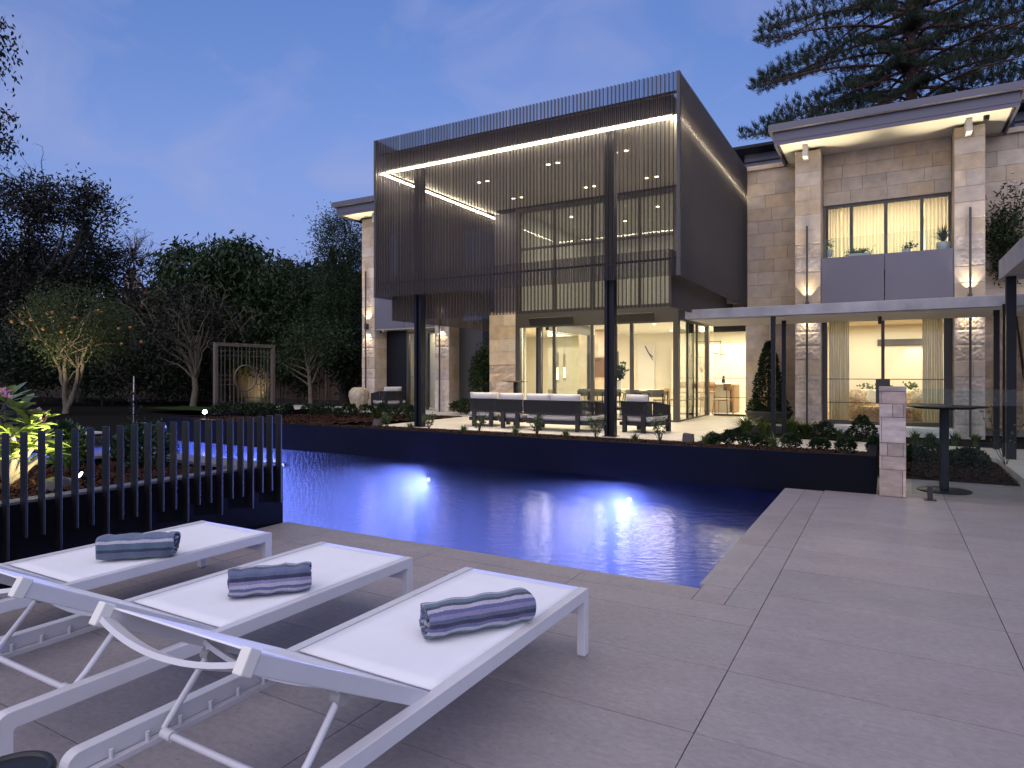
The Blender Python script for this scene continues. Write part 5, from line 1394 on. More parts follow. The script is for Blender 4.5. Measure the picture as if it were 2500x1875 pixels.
# small tree lit at its trunk, right of the trellis
t, ells, base = tree('garden_tree', 'small garden tree with an uplit trunk in front of the brushwood fence', 'tree', 25, [(760, 835, 80, 50), (700, 870, 50, 35), (820, 850, 45, 40)], 757, 130, 24, .28, .16, 'leaf_mid', 'bark', trunk=.09, zb=.1, nlimb=12)
L = lamp('SPOT', (base[0] + .5, base[1] - .6, .15), 60, (1, .86, .52), .04, spot=45, blend=.7, name='garden_lamp', parent=t); aim(L, (-.5, .6, 1.6))
tree('garden_shrub', 'brightly uplit shrub glowing behind the trellis bars', 'shrub', 28.5, [(650, 965, 13, 24)], 652, 26, 14, .09, .09, 'leaf_lit', 'bark', trunk=.02, zb=.1, nlimb=6)
L = lamp('SPOT', (-25.7, 19.9, .15), 190, (1, .86, .50), .05, spot=100, blend=.9, name='garden_lamp'); aim(L, (-.35, 1, .95))
# hedges closing the gaps low down
for k, (px, py, rx, ry, dd) in enumerate(((60, 880, 110, 70, 29), (250, 890, 110, 70, 30), (420, 900, 110, 65, 31), (600, 850, 90, 45, 32), (770, 900, 60, 50, 30), (700, 800, 120, 70, 38), (480, 860, 130, 70, 38), (250, 830, 130, 80, 40), (30, 820, 120, 90, 40), (862, 880, 32, 60, 26.5), (-10, 760, 70, 70, 34))):
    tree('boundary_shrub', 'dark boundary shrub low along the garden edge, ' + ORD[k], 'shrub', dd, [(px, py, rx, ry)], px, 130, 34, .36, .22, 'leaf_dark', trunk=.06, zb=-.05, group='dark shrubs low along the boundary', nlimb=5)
# the wood far behind, one dark mass closing the gaps between the boundary trees
ft = [(np.array(ond(px, py, dd)), np.array([rx * dd / F_, 3.0, ry * dd / F_])) for px, py, rx, ry, dd in
      ((-60, 800, 120, 130, 46), (60, 790, 120, 110, 47), (180, 800, 120, 90, 48), (300, 840, 110, 85, 47), (420, 810, 110, 80, 46), (540, 790, 110, 90, 47), (660, 780, 110, 90, 46), (780, 770, 110, 110, 46), (880, 800, 80, 120, 44))]
P, D, K = cloud(ft, 900, 34, .8, .1)
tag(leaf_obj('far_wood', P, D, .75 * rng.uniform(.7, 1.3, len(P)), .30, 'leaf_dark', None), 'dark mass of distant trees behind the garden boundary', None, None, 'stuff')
# brushwood fence
t = thing('brushwood_fence', 'brown brushwood fence along the garden boundary behind the trellis', 'fence', (-28, 21, 0))
V, Fc = [], []
x = -52.0
while x < -15.9:
    w_ = random.uniform(.03, .07); zt_ = 1.95 + .08 * math.sin(x * 1.3) + random.uniform(-.07, .07); y = 21 + random.uniform(-.03, .03); k = len(V)
    V += [(x, y, .1), (x + w_, y - .01, .1), (x + w_, y - .01, zt_), (x, y, zt_ - .02)]; Fc.append((k, k + 1, k + 2, k + 3)); x += w_ * .92
MB().add(V, Fc).build('brush', 'brushwood', t)
MB().box(-52, -15.9, 21.06, 21.10, 0, 1.84).build('backing', 'brushwood', t)
MB().box(-52, -15.9, 20.86, 20.95, 0, .34).build('plinth', 'dark_stone', t)
# neighbour's house behind the trees
b = ond(300, HY_, 46)
t = thing('neighbour_house', 'neighbouring house with a red tiled roof glimpsed between the trees', 'house', (b[0], b[1], 0))
hx, hy = b[0], b[1]
MB().box(hx - 5, hx + 5, hy, hy + 7, -1, 6.0).build('wall', 'house_render', t)
m_ = MB()
for k in range(14):
    s0, s1 = k / 14, (k + 1) / 14
    m_.add([(hx - 5.4, hy - .5 + 4 * s0, 5.9 + 2.2 * s0 + .05), (hx + 5.4, hy - .5 + 4 * s0, 5.9 + 2.2 * s0 + .05), (hx + 5.4, hy - .5 + 4 * s1, 5.9 + 2.2 * s1), (hx - 5.4, hy - .5 + 4 * s1, 5.9 + 2.2 * s1)], [(0, 1, 2, 3)])
m_.add([(hx - 5.4, hy + 3.5, 8.1), (hx + 5.4, hy + 3.5, 8.1), (hx + 5.4, hy + 7.5, 5.9), (hx - 5.4, hy + 7.5, 5.9)], [(0, 1, 2, 3)])
rfo = m_.build('roof', 'terracotta', t); MB().box(hx - 2.6, hx - 1.8, hy + 1.5, hy + 2.3, 6.6, 8.9).build('chimney', 'house_render', rfo)
for k in (-2.5, 1.5):
    f_ = MB().box(hx + k, hx + k + 1.2, hy - .04, hy - .002, 3.4, 4.8).build('window', 'white_paint', t); MB().box(hx + k + .1, hx + k + 1.1, hy - .06, hy - .042, 3.5, 4.7).build('pane', 'black_plastic', f_)
MB().lathe([(.0001, 0), (.25, .05), (.42, .16)], (hx + 1.2, hy - .6, 6.9), 20).build('satellite_dish', 'concrete', t).rotation_euler = (0, 0, 0)
# trellis screen with a moon ring
t = thing('trellis', 'bronze metal trellis screen with a ring in its centre, standing in the garden', 'trellis', (-17, 13.3, .1))
X = -17.0; ya, yb, zt_ = 12.24, 14.39, 2.41
MB().box(X - .05, X + .05, ya, ya + .10, .0, zt_).build('frame_post', 'trellis_metal', t, bevel=.004); MB().box(X - .05, X + .05, yb - .10, yb, .0, zt_).build('frame_post', 'trellis_metal', t, bevel=.004)
MB().box(X - .05, X + .05, ya + .102, yb - .102, zt_ - .10, zt_).build('frame_head', 'trellis_metal', t, bevel=.004)
iy0, iy1 = ya + .1, yb - .1; rc, rr = (13.31, 1.36), .385
for fx in (320, 395, 490, 565, 655, 725, 818, 885, 975, 1040, 1130, 1195, 1280):
    y = iy0 + (iy1 - iy0) * (fx - 245) / 1115; dy = abs(y - rc[0])
    segs = [(.1, zt_ - .102)] if dy > rr else [(.1, rc[1] - math.sqrt(rr * rr - dy * dy)), (rc[1] + math.sqrt(rr * rr - dy * dy), zt_ - .102)]
    m_ = MB()
    for z0, z1 in segs: m_.box(X - .008, X + .008, y - .007, y + .007, z0, z1)
    m_.build('bar', 'trellis_metal', t)
for fy_ in (290, 385, 765, 855, 950, 1310, 1410):
    z = zt_ - .02 - (fy_ - 150) / 1350 * (zt_ - .35); dz = abs(z - rc[1]); m_ = MB()
    segs = [(iy0, iy1)] if dz > rr else [(iy0, rc[0] - math.sqrt(rr * rr - dz * dz)), (rc[0] + math.sqrt(rr * rr - dz * dz), iy1)]
    for y0, y1 in segs: m_.box(X - .010, X + .010, y0, y1, z - .007, z + .007)
    m_.build('bar', 'trellis_metal', t)
MB().tube([(X, rc[0] + rr * math.cos(a * math.pi / 24), rc[1] + rr * math.sin(a * math.pi / 24)) for a in range(49)], .026, 8, cap=False).build('ring', 'trellis_metal', t)

# ---- garden lamps
def spot_fixture(name, label, p, dirn, lens, r_=.045, energy=20, body='black_plastic', light=True):
    t = thing(name, label, 'garden light', (p[0], p[1], p[2] - .10)); dv = Vector(dirn).normalized(); p = Vector(p)
    MB().tube([p - dv * .10, p], [r_ * .8, r_], 12).build('body', body, t); MB().tube([p + dv * .001, p + dv * .006], [r_ * .9, r_ * .85], 12).build('lens', lens, t)
    MB().tube([p - dv * .06, (p.x, p.y, p.z - .14)], .012, 6).build('stem', body, t)
    if light:
        L = lamp('SPOT', p + dv * .02, energy, (1, .86, .52), .03, spot=110, blend=.8, parent=t, name='lamp'); aim(L, dv)
spot_fixture('garden_spotlight', 'bright garden spotlight on the far black wall left of the trellis', ony(500, 1005.5, 9.55), (13.3, -9.2, .6), 'lamp_garden', .05, 12)
p = onz(197, 1159, .60)
spot_fixture('garden_spotlight', 'small lit spotlight in the planter behind the battens', (p[0], p[1], .60), (-.2, -.75, .5), 'lamp_garden', .03, 3)
p = onz(140, 1190, .52)
t = thing('dome_lamp', 'low black dome lamp half buried in the planter mulch', 'garden light', (p[0], p[1], .48)); MB().lathe([(.15, 0), (.142, .04), (.105, .085), (.045, .11), (.0001, .115)], (p[0], p[1], .50), 28).build('dome', 'rock_lamp', t)
for k, (px, py, Y, lb) in enumerate(((921, 1029, 11.6, 'small black wedge uplight at the left corner of the terrace'), (1680, 1072, 11.6, 'small black wedge uplight at the right corner of the terrace'))):
    c = ony(px, py, Y); zb = .27
    t = thing('uplight', lb, 'garden light', (c[0], Y, zb)); MB().add([(c[0] - .09, Y - .09, zb), (c[0] + .09, Y - .09, zb), (c[0] + .09, Y + .09, zb), (c[0] - .09, Y + .09, zb), (c[0] - .09, Y - .02, zb + .16), (c[0] + .09, Y - .02, zb + .11), (c[0] + .09, Y + .06, zb + .16), (c[0] - .09, Y + .06, zb + .18)],
        [(3, 2, 1, 0), (4, 5, 6, 7), (0, 1, 5, 4), (1, 2, 6, 5), (2, 3, 7, 6), (3, 0, 4, 7)]).build('housing', 'black_plastic', t)

# ---- shrub makers
def bush(name, label, c, r_, h_, n, leaf, material, group=None, cat='shrub', zb=None, cone=False, up=0.3, crisp=False):
    zb = c[2] if zb is None else zb
    t = thing(name, label, cat, (c[0], c[1], zb), group=group)
    u = unit(rng.normal(size=(n, 3))); u[:, 2] = np.abs(u[:, 2]) * np.where(rng.random(n) < .82, 1, -.5)
    rad = rng.random(n) ** .33 * .5 + .5
    lump = 1 + .14 * np.sin(u[:, 0] * 5 + c[0] * 9) * np.cos(u[:, 1] * 6 + c[1] * 5) + .10 * rng.normal(size=n) * (0.5 if crisp else 1)
    P = np.empty((n, 3))
    if cone:
        f = rng.random(n) ** 1.5; a = rng.random(n) * 6.283; rr_ = r_ * (1 - f) ** .8 * (.65 + .35 * rng.random(n) ** .5) * (1 + .12 * np.sin(a * 3 + f * 14)) + .02
        P[:, 0] = np.cos(a) * rr_; P[:, 1] = np.sin(a) * rr_; P[:, 2] = f * h_; u = np.stack([np.cos(a), np.sin(a), np.full(n, .6)], 1)
    else:
        P[:, 0] = u[:, 0] * r_ * rad * lump; P[:, 1] = u[:, 1] * r_ * rad * lump; P[:, 2] = h_ * .42 + u[:, 2] * h_ * .55 * rad * lump
    P += np.array([c[0], c[1], zb]); D = unit(u * .8 + rng.normal(size=(n, 3)) * .7 + np.array([0, 0, up]))
    leaf_obj('foliage', P, D, leaf * rng.uniform(.7, 1.3, n), leaf * .27, material, t, .2)
    m_ = MB()
    for _ in range(5): limb(m_, (c[0] + random.uniform(-.02, .02), c[1] + random.uniform(-.02, .02), zb), (c[0] + random.gauss(0, r_ * .3), c[1] + random.gauss(0, r_ * .3), zb + h_ * random.uniform(.4, .8)), max(.004, r_ * .05), .003, .08, 3, 5)
    m_.build('stems', 'bark_dark', t); return t
def sprig(label, c, h_, material='leaf_sprig', group=None, n=9, spread=.5, name='young_plant'):
    """young plant: a few arching stems with paired leaves"""
    t = thing(name, label, 'plant', c, group=group); P, D, m_ = [], [], MB()
    for k in range(n):
        a = random.uniform(0, 6.28); tip = Vector((c[0] + math.cos(a) * h_ * spread * random.uniform(.3, 1), c[1] + math.sin(a) * h_ * spread * random.uniform(.3, 1), c[2] + h_ * random.uniform(.6, 1)))
        pts = limb(m_, c, tip, .005, .002, .12, 5, 4)
        for i in range(2, 6):
            for s in (-1, 1, .3):
                dd = Vector((math.cos(a + s * 1.1), math.sin(a + s * 1.1), .35)) + Vector((random.gauss(0, .3), random.gauss(0, .3), random.gauss(0, .3))); P.append(pts[i]); D.append(dd.normalized())
    m_.build('stems', 'bark_dark', t); leaf_obj('leaves', [tuple(p) for p in P], [tuple(x) for x in D], .055, .013, material, t); return t
def tuft(label, c, h_, n, material='leaf_sprig', group=None, name='grass_tuft', w=.006, spread=.7):
    t = thing(name, label, 'grass tuft' if name == 'grass_tuft' else 'plant', c, group=group); m_ = MB()
    for _ in range(n):
        a = random.uniform(0, 6.28); o_ = random.uniform(.15, spread) * h_; hh = h_ * random.uniform(.6, 1); b0 = Vector((c[0] + random.gauss(0, .02), c[1] + random.gauss(0, .02), c[2])); dx, dy = math.cos(a), math.sin(a); sx_, sy_ = -dy * w, dx * w
        p1 = b0 + Vector((dx * o_ * .35, dy * o_ * .35, hh * .65)); p2 = b0 + Vector((dx * o_, dy * o_, hh * random.uniform(.55, 1)))
        m_.add([b0 - Vector((sx_, sy_, 0)), b0 + Vector((sx_, sy_, 0)), p1 + Vector((sx_, sy_, 0)), p1 - Vector((sx_, sy_, 0)), p2], [(0, 1, 2, 3), (3, 2, 4)])
    m_.build('blades', material, t); return t
s7 = 850 / 2212
def r7(x, y): return 1650 + x * s7, 700 + y * s7
# clipped balls in the bed behind the black wall, right part
g_ = 'clipped shrubs behind the black wall'
for k, (x, y, rp, hp, Y) in enumerate(((238, 970, 46, 80, 11.3), (335, 965, 34, 105, 11.3), (445, 970, 50, 85, 11.4), (545, 985, 48, 85, 11.2), (730, 985, 54, 110, 11.2), (915, 1010, 56, 95, 11.0), (1078, 1015, 56, 100, 11.0), (1262, 1015, 40, 125, 11.0))):
    px, py = r7(x, y); c = ony(px, py, Y); dd = c[0] * -.497 + Y * .8678; k_ = s7 * dd / F_; zb = .445 - (Y - 9.45) * .088
    bush('clipped_shrub', 'clipped dark green shrub behind the black wall, ' + ORD[k], (c[0], Y, zb), rp * k_ * 1.05, max(.2, c[2] + hp * .5 * k_ - zb), 900, .042, 'leaf_box', g_, crisp=True)
for k, (x, y, rp, hp, Y) in enumerate(((1500, 1060, 60, 120, 11.9), (1620, 1040, 60, 150, 11.9), (1770, 1110, 60, 130, 11.8), (1860, 1120, 90, 150, 11.8))):
    px, py = r7(x, y); c = ony(px, py, Y); dd = c[0] * -.497 + Y * .8678; k_ = s7 * dd / F_
    bush('clipped_shrub', 'dark shrub in the bed behind the glass fence panel, ' + ORD[k], (c[0], Y, .08), rp * k_, max(.25, c[2] + hp * .5 * k_ - .08), 1000, .05 if k < 3 else .09, 'leaf_box', 'shrubs behind the glass panel')
# ferns, tufts and a small conifer in the bed in front of the right wing
for k, (x, y, h_) in enumerate(((450, 880, .42), (560, 900, .38), (740, 880, .42), (820, 920, .34))):
    c = ony(*r7(x, y + 60), 15.3 if k < 2 else 15.6); tuft('feathery green fern in the bed left of the lower window, ' + ORD[k], (c[0], c[1], .1), h_ * 1.25, 170, 'leaf_fern', 'ferns in front of the right wing', 'fern', .014, 1.1)
for k, (x, y) in enumerate(((1040, 940), (945, 910), (1520, 975), (1620, 955), (1775, 980), (1905, 990))):
    c = ony(*r7(x, y + 20), 15.4); tuft('spiky grass tuft in front of the lower window, ' + ORD[k], (c[0], c[1], .1), .34, 60, 'leaf_sprig', 'grass tufts in front of the right wing', w=.009, spread=.9)
c = ony(*r7(1185, 930), 15.2); bush('small_conifer', 'small dark conical conifer in front of the lower window', (c[0], 15.2, .1), .36, .52, 1500, .06, 'leaf_box', None, 'conifer', cone=True)
c = ony(*r7(940, 915), 15.4); bush('clipped_shrub', 'rounded little shrub left of the small conical conifer', (c[0], 15.4, .1), .22, .36, 700, .06, 'leaf_box')
# conical tree in a wide dark bowl
c = ony(*r7(590, 830), 17.3); ZPOT = ZT
t = thing('potted_conifer', 'conical evergreen in a wide dark bowl against the right wing wall', 'potted tree', (c[0], c[1], ZT))
dd = c[0] * -.497 + c[1] * .8678; k_ = s7 * dd / F_
MB().lathe([(.30, 0), (.50, .12), (.56, .27), (.575, .29), (.55, .30), (.52, .25), (.0001, .24)], (c[0], c[1], ZT), 40).build('bowl', 'pot_dark', t)
n = 5200; f = rng.random(n) ** 1.35; a = rng.random(n) * 6.283; hh = 440 * k_; r0 = 108 * k_
rr_ = r0 * (1 - f) ** .72 * (.55 + .45 * rng.random(n) ** .5) * (1 + .16 * np.sin(a * 4 + f * 17)) + .015
P = np.stack([c[0] + np.cos(a) * rr_, c[1] + np.sin(a) * rr_, ZT + .27 + f * hh], 1); D = unit(np.stack([np.cos(a), np.sin(a), np.full(n, .5)], 1) + rng.normal(size=(n, 3)) * .6)
leaf_obj('foliage', P, D, .075, .02, 'leaf_box', t, .2); MB().tube([(c[0], c[1], ZT + .2), (c[0], c[1], ZT + hh * .8)], [.05, .01], 8).build('stem', 'bark_dark', t)
c = ony(1182, 950, 16.75); bush('tall_shrub', 'tall leafy shrub in the corner by the dark cladding left of the glass', (c[0], 16.75, ZT), .40, 2.05, 5200, .075, 'leaf_mid', None)
c = ony(1135, 1005, 16.3); bush('low_shrub', 'low leafy shrub at the foot of the dark cladding', (c[0], 16.4, ZT), .45, .42, 1200, .085, 'leaf_mid')
# sprigs and tufts along the wall in front of the terrace
for k, (px, py, h_) in enumerate(((945, 1035, .30), (1047, 1040, .32), (1170, 1045, .38), (1311, 1055, .36), (1455, 1064, .38), (1611, 1070, .42))):
    c = ony(px, py, 11.2); zb = .445 - 1.75 * .088; sprig('young leafy plant along the wall in front of the terrace, ' + ORD[k], (c[0], 11.2, zb), h_ * 1.15, group='young plants in front of the terrace', n=13)
for k, (px, h_) in enumerate(((1002, .18), (1132, .18), (1260, .18), (1382, .18), (1550, .16), (1720, .22), (1890, .26))):
    c = ony(px, 1050, 11.0); tuft('low grass tuft along the wall in front of the terrace, ' + ORD[k], (c[0], 11.0, .30), h_ * 1.2, 70, 'leaf_sprig', 'grass tufts along the black wall', w=.006, spread=1.0)
# shrubs in the left bed
for k, (px, py, rp, h_) in enumerate(((698, 1015, 14, .40), (705, 1005, 10, .5), (752, 1012, 16, .45), (770, 1008, 12, .5), (800, 1008, 20, .5), (826, 1012, 12, .36), (846, 1004, 9, .55), (862, 1004, 9, .55), (893, 1006, 20, .5), (921, 1012, 14, .42), (935, 1010, 12, .62), (958, 1010, 16, .5), (985, 1014, 12, .5), (1003, 1012, 10, .6))):
    Y = 13.0 if k % 2 else 13.6; c = ony(px, py, Y); dd = c[0] * -.497 + Y * .8678
    bush('low_shrub', 'low dark shrub in the bark bed right of the trellis, ' + ORD[k], (c[0], Y, .31), rp * dd / F_, h_ * .68, 420, .06, 'leaf_box' if k % 3 else 'leaf_mid', 'low shrubs in the left bark bed', crisp=True)
for k, px in enumerate((540, 562, 590, 615, 640, 668)):
    Y = 11.6; c = ony(px, 1005, Y); bush('low_shrub', 'low dark shrub at the foot of the trellis, ' + ORD[k], (c[0], Y, .15), .30, .55, 700, .07, 'leaf_dark', 'low shrubs under the trellis')
# planter: two rounded shrubs and the lit frangipani
for k, (px, py, rp, hp, X_, lb) in enumerate(((165, 1085, 38, 100, -7.2, 'rounded dark shrub between the frangipani and the planter spotlight'), (352, 1085, 66, 100, -6.6, 'rounded dark shrub in the planter behind the middle battens'))):
    c = onx(px, py, X_); dd = c[0] * -.497 + c[1] * .8678; bush('planter_shrub', lb, (X_, c[1], .5), rp * dd / F_, max(.3, c[2] + hp * .5 * dd / F_ - .5), 2600, .05, 'leaf_box')
t = thing('frangipani', 'uplit frangipani with long glossy leaves behind the leftmost battens', 'frangipani', (-7.0, 2.7, .5))
P, D, Ln = [], [], []
m_ = MB(); root = Vector((*onx(15, 1130, -6.9)[:2], .5))
for (px, py, X_) in ((12, 985, -6.9), (45, 1010, -6.8), (75, 1040, -6.7), (95, 1075, -6.8), (30, 1065, -6.6), (55, 1100, -6.7), (110, 1108, -6.9), (10, 1125, -6.7)):
    c = Vector(onx(px, py, X_)); limb(m_, root, c, .028, .016, .1, 6, 7)
    for k in range(17):
        a = k * 2.4 + random.random() * .3; el = random.uniform(-.15, 1.0); dv = Vector((math.cos(a) * math.cos(el), math.sin(a) * math.cos(el), math.sin(el))); P.append(tuple(c + dv * .02)); D.append(tuple(dv)); Ln.append(random.uniform(.17, .27))
m_.build('stems', 'bark', t)
P, D, Ln = np.array(P), np.array(D), np.array(Ln)
# long paddle leaf: six-sided, slightly folded along the midrib
V, Fc = [], []
for p, dv, ln in zip(P, D, Ln):
    p, dv = Vector(p), Vector(dv); s = dv.cross(Vector((0, 0, 1))).normalized(); u_ = s.cross(dv); w_ = ln * .17; k = len(V)
    prof = ((0, .06), (.3, .7), (.62, 1.0), (.86, .66), (1.0, 0))
    for f, q in prof:
        c = p + dv * ln * f - u_ * (ln * .22 * f * f); V += [c - s * w_ * q + u_ * w_ * q * .3, c, c + s * w_ * q + u_ * w_ * q * .3]
    for i in range(4):
        a = k + i * 3; Fc += [(a, a + 1, a + 4, a + 3), (a + 1, a + 2, a + 5, a + 4)]
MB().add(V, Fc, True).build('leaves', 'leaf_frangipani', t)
Pp, Dp = [], []
for (px, py) in ((3, 958), (8, 966), (88, 1008), (100, 1030), (92, 1020)):
    c = Vector(onx(px, py, -6.75))
    for _ in range(9): Pp.append(tuple(c + Vector((random.gauss(0, .02), random.gauss(0, .02), random.gauss(0, .02))))); Dp.append(tuple(Vector((random.gauss(0, 1), random.gauss(0, 1), random.gauss(.5, .6))).normalized()))
leaf_obj('blossom', Pp, Dp, .05, .012, 'petal_pink', t)
c = onx(60, 1150, -6.3)
L = lamp('SPOT', (-6.25, c[1] + .25, .62), 210, (1, .92, .55), .04, spot=120, blend=.8, parent=t, name='garden_lamp'); aim(L, (-.8, -.1, .6))
# garden stake with a climber
c = ond(325, 1010, 15.5); zt_ = ond(327, 918, 15.5)[2]
t = thing('garden_stake', 'thin pale stake with a climbing plant behind the battens', 'stake', (c[0], c[1], 0)); MB().tube([(c[0], c[1], 0), (c[0] + .03, c[1], zt_)], .014, 6).build('stake', 'terrace_stone', t)
P = [(c[0] + random.gauss(0, .05), c[1] + random.gauss(0, .05), .3 + random.random() * (zt_ - .7)) for _ in range(160)]; leaf_obj('vine', P, unit(rng.normal(size=(160, 3))), .07, .02, 'leaf_brown', t)
# wall climber at right, slim sapling by the posts
t = thing('wall_climber', 'leafy climber on the stone wall at the right edge above the canopy', 'climber', (2.7, 18.1, .1))
m_ = MB(); P, D = [], []
for k in range(16):
    px0, py0 = random.uniform(2435, 2500), random.uniform(650, 690); p = Vector(ony(px0, py0, 18.0)); e = Vector(ony(random.uniform(2415, 2520), random.uniform(440, 600), 18.0 - random.random() * .35)); pts = limb(m_, p, e, .016, .004, .12, 8, 5)
    for q in pts[1:]:
        for _ in range(26): P.append(tuple(q + Vector((random.gauss(0, .13), random.gauss(-.06, .09), random.gauss(0, .13))))); D.append((random.gauss(0, 1), random.gauss(-.3, .8), random.gauss(-.3, 1)))
m_.tube([(2.75, 18.1, .1), ony(2470, 690, 18.05)], [.03, .02], 6).build('stems', 'bark_dark', t); leaf_obj('leaves', P, unit(np.array(D)), .11, .016, 'leaf_mid', t)
c = ony(2456, 1030, 12.2)
sprig('thin sapling with a few pale leaves behind the glass at the right', (c[0], 12.2, .1), 1.15, 'leaf_sprig', None, 5, .28, 'sapling')
# leafy arrangement, blossom branches, balcony plants
def arrangement(t, c, h_, n, material, leaf, spread):
    m_ = MB(); P, D = [], []
    for _ in range(n):
        a = random.uniform(0, 6.28); tip = Vector((c[0] + math.cos(a) * spread * random.random(), c[1] + math.sin(a) * spread * random.random(), c[2] + h_ * random.uniform(.55, 1)));
        pts = limb(m_, c, tip, .006, .003, .08, 6, 4)
        for q in pts[2:]:
            for _ in range(3): P.append(tuple(q)); D.append((random.gauss(0, 1), random.gauss(0, 1), random.gauss(.3, .8)))
    m_.build('stems', 'bark_dark', t); leaf_obj('leaves', P, unit(np.array(D)), leaf, leaf * .28, material, t)
v = wloc(t_vase); arrangement(t_vase, (v.x, v.y, v.z + .2), .62, 26, 'leaf_mid', .10, .34)
v = wloc(t_branch); arrangement(t_branch, (v.x, v.y, v.z + .3), .75, 12, 'petal_pale', .06, .42)
for k, (t, x, y, z) in enumerate(t_pots):
    if k == 3:
        m_ = MB()
        for _ in range(70):
            a = random.uniform(0, 6.28); el = random.uniform(.5, 1.5); ln = random.uniform(.28, .48); dv = Vector((math.cos(a) * math.cos(el), math.sin(a) * math.cos(el), math.sin(el))); b0 = Vector((x, y, z)); s = dv.cross(Vector((0, 0, 1))).normalized() * .011
            m1 = b0 + dv * ln * .55; tp = b0 + dv * ln - Vector((0, 0, ln * .30 * math.cos(el))); m_.add([b0 - s * .5, b0 + s * .5, m1 + s, m1 - s, tp], [(0, 1, 2, 3), (3, 2, 4)])
        m_.build('leaves', 'leaf_mid', t)
    else:
        n = (40, 220, 120)[k]; sp = ((.03, .03, .10), (.19, .06, .05), (.10, .05, .07))[k]
        P = np.array([x, y, z]) + np.array([0, 0, (.1, .03, .03)[k]]) + rng.normal(size=(n, 3)) * np.array(sp) * .7
        if k == 2: P[:, 0] += .06
        leaf_obj('leaves', P, unit(rng.normal(size=(n, 3)) + np.array([0, 0, .5])), .06, .016, 'leaf_succulent', t)
v = Vector((sx0 + .5, sy + .9, 1.0)); t = thing('indoor_plant', 'green trailing house plants behind the fleecy sofa', 'plant', tuple(v)); P = [(sx0 + .2 + random.random() * .8, sy + .75 + random.random() * .2, 1.12 + random.gauss(0, .05)) for _ in range(90)] + [(sx1 - .3 + random.gauss(0, .08), sy + .8, 1.15 + random.gauss(0, .06)) for _ in range(50)]
leaf_obj('leaves', P, unit(rng.normal(size=(140, 3)) + np.array([0, 0, .4])), .10, .028, 'leaf_lit', t)
MB().box(sx0 + .1, sx1 - .1, sy + .62, sy + 1.0, .32, 1.06).build('trough', 'pot_grey', t)

# ---- Norfolk pine towering behind the right wing
d = 40.0
b = ond(2236, HY_, d); t = thing('norfolk_pine', 'huge tiered pine with upturned tufts rising behind the right wing roof', 'pine tree', (b[0], b[1], 0))
lean = ond(2222, HY_, d)
ztop = 31.0
m_ = MB(); zs = np.linspace(0, ztop, 22); tx = [b[0] + (lean[0] - b[0]) * (z / 25) for z in zs]; ty = [b[1] + (lean[1] - b[1]) * (z / 25) for z in zs]
m_.tube([(tx[i], ty[i], zs[i]) for i in range(22)], [.52 * (1 - zs[i] / 38) + .05 for i in range(22)], 14)
for k in range(60):
    z = random.uniform(12, 28); a = random.uniform(0, 6.28); r_ = .52 * (1 - z / 38) + .05; X_, Y_ = b[0] + (lean[0] - b[0]) * (z / 25), b[1] + (lean[1] - b[1]) * (z / 25)
    m_.tube([(X_ + math.cos(a) * r_ * .8, Y_ + math.sin(a) * r_ * .8, z), (X_ + math.cos(a) * (r_ + .09), Y_ + math.sin(a) * (r_ + .09), z + .03)], [.09, .06], 7)
m_.build('trunk', 'bark_pine', t)
brm = MB(); P, D, Ln = [], [], []
z = 14.2; lv = 0
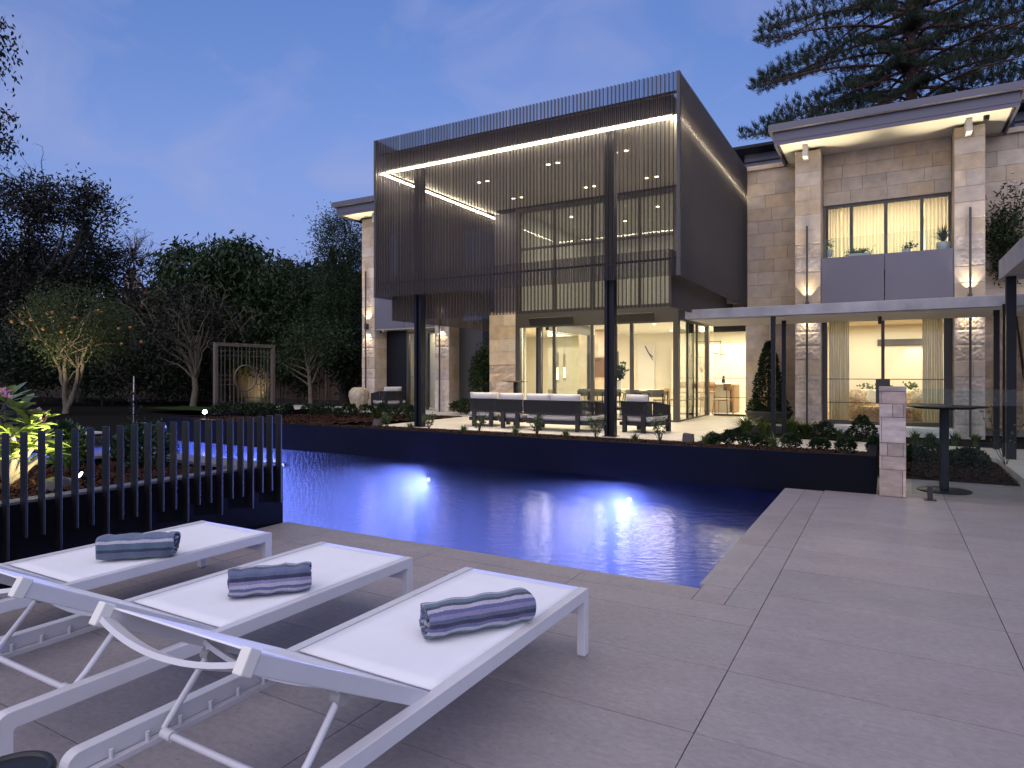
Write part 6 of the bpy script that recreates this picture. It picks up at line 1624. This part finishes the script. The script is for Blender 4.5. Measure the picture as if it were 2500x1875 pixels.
while z < 25.8:
    nb = 7
    for k in range(nb):
        a = k * 6.283 / nb + lv * .55 + random.uniform(-.14, .14); Lb = (9.3 if z < 22 else 9.3 - (z - 22) * .35) * random.uniform(.86, 1.06)
        X_, Y_ = b[0] + (lean[0] - b[0]) * (z / 25), b[1] + (lean[1] - b[1]) * (z / 25); dx, dy = math.cos(a), math.sin(a); px_, py_ = -dy, dx
        if dx * -X_ + dy * -Y_ > .82 * math.hypot(X_, Y_): Lb *= .45
        rise = random.uniform(.2, .7)
        def bp_(s): return Vector((X_ + dx * Lb * s, Y_ + dy * Lb * s, z + rise * math.sin(s * 2.2) - 1.5 * s * s + .9 * max(0, s - .8) ** 2 * 10))
        pts = [bp_(i / 10) for i in range(11)]; brm.tube(pts, [.10 * (1 - i / 11) + .012 for i in range(11)], 6)
        nl = 26
        for i in range(nl):
            s = .22 + .78 * i / (nl - 1); side = 1 if i % 2 else -1; q = bp_(s); l_ = (1.75 * math.sin(min(1, (1.08 - s) * 2.2) * 1.57) + .25) * random.uniform(.75, 1.15)
            tip = q + Vector((dx * .75 + px_ * side, dy * .75 + py_ * side, 0)).normalized() * l_ + Vector((0, 0, -.12 + l_ * .10)); brm.tube([q, q.lerp(tip, .6) - Vector((0, 0, .06)), tip], [.018, .013, .009], 4, cap=False)
            for f in (.45, .72, 1.0):
                base_ = q.lerp(tip, f); out = (tip - q).normalized()
                for _ in range(2 if f < 1 else 1):
                    up = (out * random.uniform(.1, .6) + Vector((random.gauss(0, .35), random.gauss(0, .35), 1.0))).normalized(); tl = random.uniform(.28, .5)
                    for _ in range(24):
                        u_ = random.random(); P.append(tuple(base_ + up * tl * u_ * .8)); dv = up + Vector((random.gauss(0, .42), random.gauss(0, .42), random.gauss(0, .3))); D.append(tuple(dv)); Ln.append(random.uniform(.16, .30))
    z += 1.18; lv += 1
brm.build('branches', 'bark_pine', t)
leaf_obj('foliage', P, unit(np.array(D)), np.array(Ln) * 1.5, .0135, 'leaf_pine', t)

# ---- branch hanging in at the upper left, from a tree beyond the frame
d = 20.0; b = ond(-190, HY_, d); t = thing('overhanging_tree', 'tree branch with drooping leaves reaching in at the upper left edge', 'tree', (b[0], b[1], -.1))
m_ = MB(); top = Vector(ond(-170, 120, d)); limb(m_, (b[0], b[1], -.1), top, .22, .12, .03, 8, 10); P, D = [], []
for (px, py, ex, ey) in ((-150, 90, 22, 95), (-150, 140, 12, 170), (-140, 60, 20, 130), (-150, 220, 10, 270), (-140, 250, 26, 300), (-130, 300, 22, 345), (-130, 60, 8, 60), (-120, 320, 10, 355)):
    pts = limb(m_, ond(px, py, d), ond(ex, ey, d), .05, .008, .10, 8, 5); limb(m_, top, ond(px, py, d), .09, .05, .06, 4, 6)
    for q in pts[3:]:
        for _ in range(26): P.append(tuple(Vector(q) + Vector((random.gauss(0, .2), random.gauss(0, .2), random.gauss(-.1, .2))))); D.append((random.gauss(0, .6), random.gauss(0, .6), random.gauss(-1.0, .5)))
m_.build('trunk', 'bark_dark', t); leaf_obj('leaves', P, unit(np.array(D)), .17, .035, 'leaf_brown', t)
